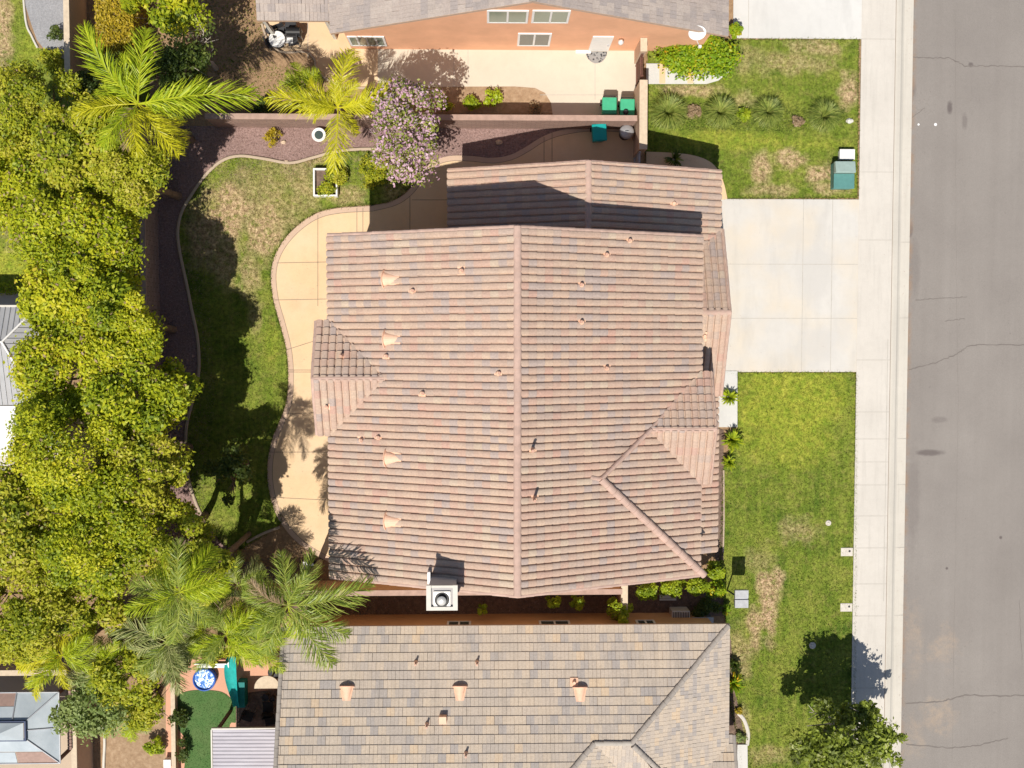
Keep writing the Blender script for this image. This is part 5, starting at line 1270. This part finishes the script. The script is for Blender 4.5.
m = MB(); a, b = pts[-1]; m.box(a-.05, a+.3, b-.15, b+1.0, .03, .62); m.build('side_panel', M['teal_dark'], t)
for q in (3, n-2): m = MB(); m.box(pts[q][0]-.03, pts[q][0]+.03, pts[q][1]-.03, pts[q][1]+.03, .01, .3+.5*q/n); m.build('leg', M['teal_dark'], t)
x0, y0, _ = P(196, 669, .6); x1, y1, _ = P(228, 665, .6); t = thing('garden_bench', 'narrow white bench behind the blue paddling pool', 'bench', ((x0+x1)/2, (y0+y1)/2, 0))
m = MB(); m.box(x0, x1, y0, y0+.12, .42, .46); m.box(x0, x1, y0+.14, y0+.26, .42, .46); m.build('seat', M['white'], t)
m = MB(); m.box(x0, x1, y0+.27, y0+.31, .46, .85); m.build('backrest', M['grey_metal'], t)
for xx in (x0+.08, x1-.14): m = MB(); m.box(xx, xx+.06, y0+.02, y0+.26, .01, .418); m.build('leg', M['white'], t)
x, y, _ = P(267, 684, 1.5); t = thing('round_table', 'half-round beige-topped stand beside the left edge of the grey tiled roof', 'table', (x, y, 0))
m = MB(); m.prism([(x+.56*math.cos(q), y-.2+.56*math.sin(q)) for q in np.linspace(0, math.pi, 20)], 1.45, 1.5); m.build('tabletop', M['beige'], t); m = MB(); m.tube((x, y, 0.01), (x, y, 1.448), .05, .05, 10); m.lathe((x, y, .01), [(.3, 0), (.28, .05), (.05, .08)], 16); m.build('pedestal', M['dark'], t)
# dark seating in the shaded patio
for i, (px, py, rz, lab) in enumerate(((248,716,R(70),'dark chair in the shaded patio, near the corrugated cover'), (268,707,R(180),'dark chair in the shaded patio against the grey house'), (270,720,R(10),'dark chair in the shaded patio, lowest by the house'))): chair(px, py, rz, lab, 'black', 'dark chairs in the shaded patio')
x, y, _ = P(171, 685, .3); t = thing('toy_car', 'small red toy beside the salmon paving edge', 'toy', (x, y, 0.0))
m = MB(); m.obox((x, y, .08), .16, .3, .14); m.obox((x, y+.02, .22), .12, .14, .08); m.build('body', M['red'], t, bevel=.02)
for q in ((-.09, -.1), (.09, -.1), (-.09, .1), (.09, .1)): m = MB(); m.tube((x+q[0]-.015, y+q[1], .06), (x+q[0]+.015, y+q[1], .06), .05, .05, 12); m.build('wheel', M['black'], t)
x, y, _ = P(167, 764, .4); t = thing('storage_box', 'white box beside the dark curved path, bottom edge', 'box', (x, y, 0)); m = MB(); m.obox((x, y, 0), .3, .35, .35); m.build('box', M['white'], t, bevel=.02); m = MB(); m.obox((x, y, .352), .33, .38, .04); m.build('lid', M['white'], t, bevel=.01)
for px, py, lab, r in ((265,698,'round black pot nearest the beige stand',.15),(272,700,'black pot against the grey house wall',.12)):
    x, y, _ = P(px, py, .4); m = MB(); m.lathe((x, y, .036), [(r*.7, 0), (r, .3), (r*1.08, .34), (r*.85, .34), (r*.8, .28)], 16); m.build('pot', M['dark'], label=lab, cat='pot')
x, y, _ = P(487, 760, .1)

# ================================================================== TREES
G = 'yellow-green trees along the west wall'
T = [ # px, py, z, rx, ry, rz, mat, label
 (38,118,5.0,2.2,1.9,1.5,'leaf2','feathery green tree below the grey gravel, top left'),
 (28,185,4.6,2.0,2.1,1.4,'leaf','soft bright tree on the left edge above the low hedge'),
 (92,160,6.0,2.2,2.2,1.6,'leaf2','olive tree left of the big yellow-green palm'),
 (134,176,6.2,1.6,1.4,1.5,'leaf2','small rounded tree just above the exposed block wall'),
 (80,228,6.6,2.25,2.3,1.8,'leaf','broad bright tree left of the exposed block wall'),
 (84,296,6.5,2.1,2.0,1.7,'leaf','tree crown reaching over the corner of the ribbed patio cover'),
 (128,328,6.2,1.8,1.7,1.8,'leaf','sparser crown right of the ribbed patio cover beside the edging'),
 (78,370,7.0,2.0,2.0,1.8,'leaf','tree crown overhanging the white canopy'),
 (134,384,6.6,2.2,2.2,2.0,'leaf','widest crown that reaches farthest over the shaded lawn'),
 (78,450,7.4,2.5,2.3,2.0,'leaf','dense crown just below the white canopy'),
 (145,463,7.2,1.7,1.9,1.6,'leaf2','reddish tinged crown beside the dark lawn edge'),
 (28,520,6.8,2.3,2.4,1.8,'leaf2','crown on the left edge below the white canopy'),
 (100,535,7.0,2.3,2.2,1.8,'leaf','crown in the middle of the lower tree mass'),
 (165,540,7.0,1.6,1.8,1.6,'leaf2','crown with bronze tips left of the upright yellow frond'),
 (198,578,6.8,1.3,1.4,1.3,'leaf2','small crown added among the palms to shade the dark lawn'),  # added tree, its shadow darkens the back lawn
 (30,605,6.4,2.2,2.1,1.7,'leaf2','lowest left crown just above the palm cluster'),
 (88,600,6.0,1.6,1.4,1.4,'leaf2','low crown between the lower trees and the palm cluster'),
 (-25,430,6.5,1.2,2.6,1.6,'leaf','crown almost outside the left edge near the canopy'),
]
for i, (px, py, z, a, b, c, mt, lab) in enumerate(T):
    if px < 0: continue
    tree('broadleaf_tree', lab, 'tree', px, py, z-1.1+(.5 if i % 3 == 0 else -.3 if i % 3 == 1 else 0), a*.93, b*.93, c*1.05, 100+i, mt, nblob=int(25*a*b/4)+6, per=760, size=.066+.012*(i % 3), group=G, blob=(.15, .40), shell=.85, second='dead', secfrac=(.02, .05, .03)[i % 3])
tree('broadleaf_tree', 'yellow-green tree at the top edge right of the golden hedge', 'tree', 165, 4, 3.6, 1.7, 1.2, 1.0, 201, 'leaf', nblob=20, per=260, size=.10)
tree('bare_tree', 'thin nearly leafless tree on the dry soil, top', 'tree', 192, 45, 3.6, 1.2, 1.3, 1.0, 202, 'leaf_dark', nblob=12, per=60, size=.07, trunk='bark_pale', r0=.09)
tree('dark_tree', 'dark green tree behind the big yellow-green palm', 'tree', 180, 75, 3.2, 1.3, 1.2, 1.0, 203, 'leaf_dark', nblob=18, per=200, size=.09)
tree('dark_tree', 'shaded undergrowth tree below the top left gravel', 'tree', 100, 85, 3.0, 1.0, 1.2, .9, 204, 'leaf_dark', nblob=14, per=200, size=.09)
tree('street_tree', 'dark leafy street tree between front lawn and sidewalk, bottom right', 'tree', 846, 738, 3.1, 2.55, 2.1, 1.1, 205, 'leaf_street', nblob=56, per=105, size=.10, lobes=[(0, 0, 0, .82), (-.35, .25, 1.3, .5), (-.3, .15, 2.2, .30), (1.45, .1, -.1, .42), (-1.3, -.2, .1, .45), (.5, 1.1, .1, .36), (.9, -.9, .3, .5), (-.6, -1.0, .4, .5)], trunk='bark_pale', r0=.12, blob=(.14, .3), shell=.5, limbn=11)
tree('flowering_tree', 'tree covered in pale pink blossom beside the tan curved patio', 'flowering tree', 408, 128, 4.2, 1.5, 2.05, 1.4, 206, 'leaf_pink', nblob=60, per=150, size=.07, second='blossom', secfrac=.52, blob=(.16, .3), shell=.6, trunk='bark_pale', r0=.1)
tree('small_tree', 'leafy small tree above the dirt strip, bottom left', 'tree', 148, 700, 3.4, 1.0, 1.0, 1.0, 207, 'leaf2', nblob=18, per=180, size=.08)
tree('small_tree', 'grey-green bushy tree against the tan wall, bottom left', 'tree', 95, 700, 4.0, 1.5, 1.4, 1.2, 208, 'leaf_grey', nblob=26, per=200, size=.08)
tree('small_tree', 'yellowish small tree among the palms above the pergola', 'tree', 125, 672, 4.4, 1.4, 1.1, 1.1, 209, 'leaf2', nblob=22, per=200, size=.08)
# understorey in the deep shade between trees and lawn
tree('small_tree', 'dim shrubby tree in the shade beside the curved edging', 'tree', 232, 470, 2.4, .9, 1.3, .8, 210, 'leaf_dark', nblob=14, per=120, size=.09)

# palms
palm('big yellow-green feather palm crossing the block wall, top left', 138, 104, 7.0, [(77,35),(150,27),(255,98),(76,120),(176,152),(208,103),(118,58),(112,150)], 'palm_l', 301, 5, mat2='palm_y', L=2.6)
palm('bright yellow feather palm at the end of the block wall', 338, 108, 4.6, [(268,104),(354,45),(384,106),(342,172),(300,85),(395,95)], 'palm_y', 302, 4, L=1.9)
palm('small lime feather palm in front of the salmon house lawn', 303, 84, 2.6, [(298,62),(285,78),(322,80),(310,98)], 'palm_l', 303, 4, L=1.0, trunk_r=.09)
palm('big green feather palm over the end of the garden wall', 288, 605, 8.0, [(345,640),(372,598),(326,562),(286,552),(243,590),(330,668),(262,655),(250,570)], 'palm_g', 304, 6, base=P(320,562,0)[:2], mat2='palm_l', L=2.5)
palm('feather palm with one upright yellow frond beside the dark lawn', 180, 592, 10.0, [(180,540),(128,578),(228,592),(214,626),(146,632),(180,652)], 'palm_l', 305, 5, base=P(249,534,0)[:2], mat2='palm_g', L=2.3, trunk_r=.11)
palm('silvery green feather palm in the middle of the palm cluster', 168, 642, 5.2, [(112,612),(122,650),(196,622),(190,662),(158,680),(140,676)], 'palm_s', 306, 6, mat2='palm_g', L=2.2)
palm('feather palm leaning toward the blue paddling pool', 226, 634, 5.0, [(252,668),(206,656),(266,650),(188,650),(240,604),(212,606)], 'palm_l', 307, 5, mat2='palm_g', L=2.0)
palm('yellowing feather palm above the glazed pergola', 62, 655, 5.0, [(8,664),(30,628),(88,626),(100,668),(62,690),(20,690)], 'palm_y', 308, 5, mat2='palm_l', L=2.1)
palm('dusty green feather palm right of the yellowing one', 104, 664, 4.6, [(60,690),(84,632),(132,640),(142,678),(96,704)], 'palm_s', 309, 5, mat2='palm_l', L=1.9)
palm('low feather palm drooping onto the dark lawn corner', 238, 585, 3.6, [(214,556),(236,552),(266,570),(272,606),(208,596)], 'palm_s', 310, 4, mat2='palm_g', L=1.7)

palm('spiky pale feather palm between the silvery palm and the paddling pool', 195, 622, 4.4, [(168,604),(226,610),(214,648),(182,650),(196,592)], 'palm_s', 311, 5, mat2='palm_l', L=1.7)
palm('short olive feather palm at the foot of the grey tiled roof corner', 262, 648, 3.4, [(240,634),(278,664),(286,634),(258,668),(240,656)], 'palm_l', 312, 4, mat2='palm_s', L=1.5)
palm('short feather palm just above the dirt strip, bottom left', 130, 712, 3.2, [(108,724),(152,728),(128,742),(112,698),(150,700)], 'palm_s', 313, 4, mat2='palm_l', L=1.5)
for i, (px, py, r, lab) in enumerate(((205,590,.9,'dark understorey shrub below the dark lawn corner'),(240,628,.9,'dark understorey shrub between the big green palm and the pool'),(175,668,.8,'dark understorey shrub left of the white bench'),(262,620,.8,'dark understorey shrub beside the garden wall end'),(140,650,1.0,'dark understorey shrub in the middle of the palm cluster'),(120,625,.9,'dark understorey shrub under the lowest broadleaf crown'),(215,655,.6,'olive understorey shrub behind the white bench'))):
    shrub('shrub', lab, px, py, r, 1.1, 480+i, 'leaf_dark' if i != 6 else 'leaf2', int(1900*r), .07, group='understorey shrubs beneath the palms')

# shrubs
shrub('lantana_hedge', 'long flowering lantana shrub with orange spots below the satellite dish', 698, 54, 2.0, .95, 401, 'leaf_lantana', 9000, .075, 'shrub', ry=1.15, nb=60)
shrub('shrub', 'small shrub at the driveway corner of the salmon house', 737, 30, .35, 1.2, 402, 'leaf_lantana', 700, .06)
for i, (px, py, r, h, mt, lab) in enumerate(((668,112,.85,.7,'leaf_grey','grey-green shrub nearest the tan wall'),(720,112,.75,.65,'leaf_grey','grey-green shrub second from the tan wall'),(744,114,.35,.4,'leaf_lime','small lime shrub between two grey-green ones'),(768,112,.7,.6,'leaf_grey','grey-green shrub in the middle of the front row'),(824,116,.75,.6,'leaf_grey','grey-green shrub nearest the sidewalk'),(798,121,.3,.35,'dead','dry brown shrub near the right end of the row'),(694,112,.35,.3,'dead','dry straw-coloured shrub near the tan wall'))):
    if mt == 'leaf_grey': straps('shrub', lab, px, py, r*1.05, h*.95, 410+i, 'leaf_row', 900, .011, 'shrub', 'shrubs across the north front lawn')
    else: shrub('shrub', lab, px, py, r, h, 410+i, mt, int(2600*r), .055, group='shrubs across the north front lawn')
shrub('shrub', 'yellow shrub standing in the red gravel bed', 272, 137, .45, .6, 420, 'leaf_yellow', 500, .05); shrub('shrub', 'leafy shrub growing out of the white framed planter', 333, 182, .75, .8, 421, 'leaf2', 1500, .06)
shrub('shrub', 'olive shrub beneath the pink blossom tree', 375, 172, .8, .6, 422, 'leaf2', 1300, .055)
for i, (px, py, r, mt, lab) in enumerate(((445,104,.4,'leaf_lime','bright shrub in the dirt strip nearest the blossom tree'),(472,103,.42,'leaf_lime','bright shrub in the middle of the dirt strip'),(493,97,.45,'palm_l','taller bright shrub at the right of the dirt strip'))): shrub('shrub', lab, px, py, r, .6, 430+i, mt, 700, .055, group='bright shrubs in the dirt strip')
shrub('shrub', 'dead twiggy bush at the end of the dirt strip', 535, 108, .35, .3, 434, 'dead', 250, .05)
shrub('shrub', 'dark shrub under the yellow palm beside the wall', 262, 108, .5, .8, 435, 'leaf_dark', 800, .06)
for i, (px, py, r, h, lab) in enumerate(((554,602,.34,2.3,'small bright shrub in the side yard, left of a pair'),(577,602,.36,2.3,'small bright shrub in the side yard, right of a pair'),(483,611,.24,2.6,'tiny bright shrub in the side yard right of the chimney'),(620,615,.66,3.2,'bright round shrub at the end of the short tan wall'))):
    shrub('shrub', lab, px, py, r, h, 440+i, 'leaf_lime', int(1800*r)+200, .06, group='bright shrubs in the side yard')
for i, (px, py, r, lab) in enumerate(((645,592,.55,'sunlit shrub under the roof corner, nearest the tan wall'),(672,588,.6,'sunlit shrub under the roof corner, middle one'),(697,588,.55,'sunlit shrub under the roof corner, right one'),(716,575,.35,'sunlit shrub at the house corner by the lawn'),(716,592,.35,'leafy shrub beside the leaning post'))):
    shrub('shrub', lab, px, py-2, r*1.2, 2.1, 450+i, 'leaf_lime' if i != 4 else 'leaf_lantana', int(3400*r), .065, group='sunlit shrubs at the roof corner', ry=.5)
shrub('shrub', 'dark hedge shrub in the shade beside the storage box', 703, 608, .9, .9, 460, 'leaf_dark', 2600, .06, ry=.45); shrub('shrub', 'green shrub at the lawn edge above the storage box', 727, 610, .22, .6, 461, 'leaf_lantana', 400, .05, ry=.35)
shrub('shrub', 'light green shrub on the dirt strip, bottom left', 153, 747, .5, .8, 462, 'leaf_lime', 1000, .06); shrub('shrub', 'dark shrub beside the low pale wall of the turf yard', 178, 718, .5, .7, 463, 'leaf_dark', 900, .06); shrub('shrub', 'dark shrub at the bottom beside the curved turf', 183, 750, .3, .7, 464, 'leaf_dark', 600, .05, ry=.8)
shrub('shrub', 'shrub in the corner below the grey gravel, top left', 50, 58, .6, .8, 465, 'leaf2', 1100, .055); shrub('shrub', 'dark shrub in the gravel next to the tan wall', 54, 32, .4, .6, 466, 'leaf_dark', 500, .05)
straps('strap_plant', 'arching strap-leaved plant by the front entry path', 729, 397, .45, .5, 470, 'leaf_lime', 70); straps('strap_plant', 'bigger strap-leaved plant in front of the entry wall', 732, 440, .55, .6, 471, 'leaf_lime', 90); straps('strap_plant', 'yellow-green strap plant just below the entry plants', 729, 462, .4, .45, 472, 'leaf_lime', 60)
straps('strap_plant', 'dark strap-leaved clump beside the grey roof edge', 733, 683, .55, .6, 473, 'leaf_lantana', 110); straps('strap_plant', 'second dark strap clump lower beside the grey roof edge', 734, 664, .35, .5, 474, 'leaf_dark', 60)
shrub('shrub', 'small yellow shrub by the pale curved edging, lower right', 739, 712, .22, .35, 475, 'leaf_yellow', 260, .045); shrub('shrub', 'low grey-green plant inside the pale curved edging', 741, 738, .3, .35, 476, 'leaf_grey', 320, .045); straps('strap_plant', 'dark spiky plant in the shade beside the low north wing', 674, 159, .5, .5, 477, 'leaf_dark', 40)
straps('strap_plant', 'pale dry clump beside the dark lawn corner', 212, 548, .4, .4, 478, 'dead', 60); rock('rock pile stone near the lower end of the edging', 208, 560, .25, 9); rock('second stone near the lower end of the edging', 200, 552, .18, 10, 'cream'); rock('third stone near the palms below the dark lawn', 222, 566, .2, 11)

# ================================================================== LIGHT, SKY, CAMERA
sunv = Vector((-.18, -.527, 1)).normalized(); el = math.asin(sunv.z)
w = bpy.data.worlds.new('World'); sc.world = w; w.use_nodes = True
sk = w.node_tree.nodes.new('ShaderNodeTexSky'); sk.sky_type = 'NISHITA'; sk.sun_disc = False; sk.sun_elevation = el; sk.sun_rotation = math.atan2(sunv.x, sunv.y)
bg = w.node_tree.nodes['Background']; bg.inputs[1].default_value = .08; w.node_tree.links.new(sk.outputs[0], bg.inputs[0])
L = bpy.data.lights.new('sun', 'SUN'); L.energy = 5.0; L.angle = R(.5); L.color = (1, .94, .85)
lo = bpy.data.objects.new('sun', L); col.objects.link(lo); lo.rotation_euler = (-sunv).to_track_quat('-Z', 'Y').to_euler()
cam = bpy.data.cameras.new('camera'); co = bpy.data.objects.new('camera', cam); col.objects.link(co); sc.camera = co
cam.sensor_width = 36; cam.lens = 36*F/1024; cam.clip_end = 2000; co.location = (0, 0, H)
co.matrix_world = Matrix(((RT[0], UP[0], -D[0], 0), (RT[1], UP[1], -D[1], 0), (RT[2], UP[2], -D[2], H), (0, 0, 0, 1)))
sc.view_settings.view_transform = 'Standard'; sc.view_settings.look = 'None'; sc.view_settings.exposure = .0; sc.view_settings.gamma = 1
sc.render.resolution_x = 1024; sc.render.resolution_y = 768
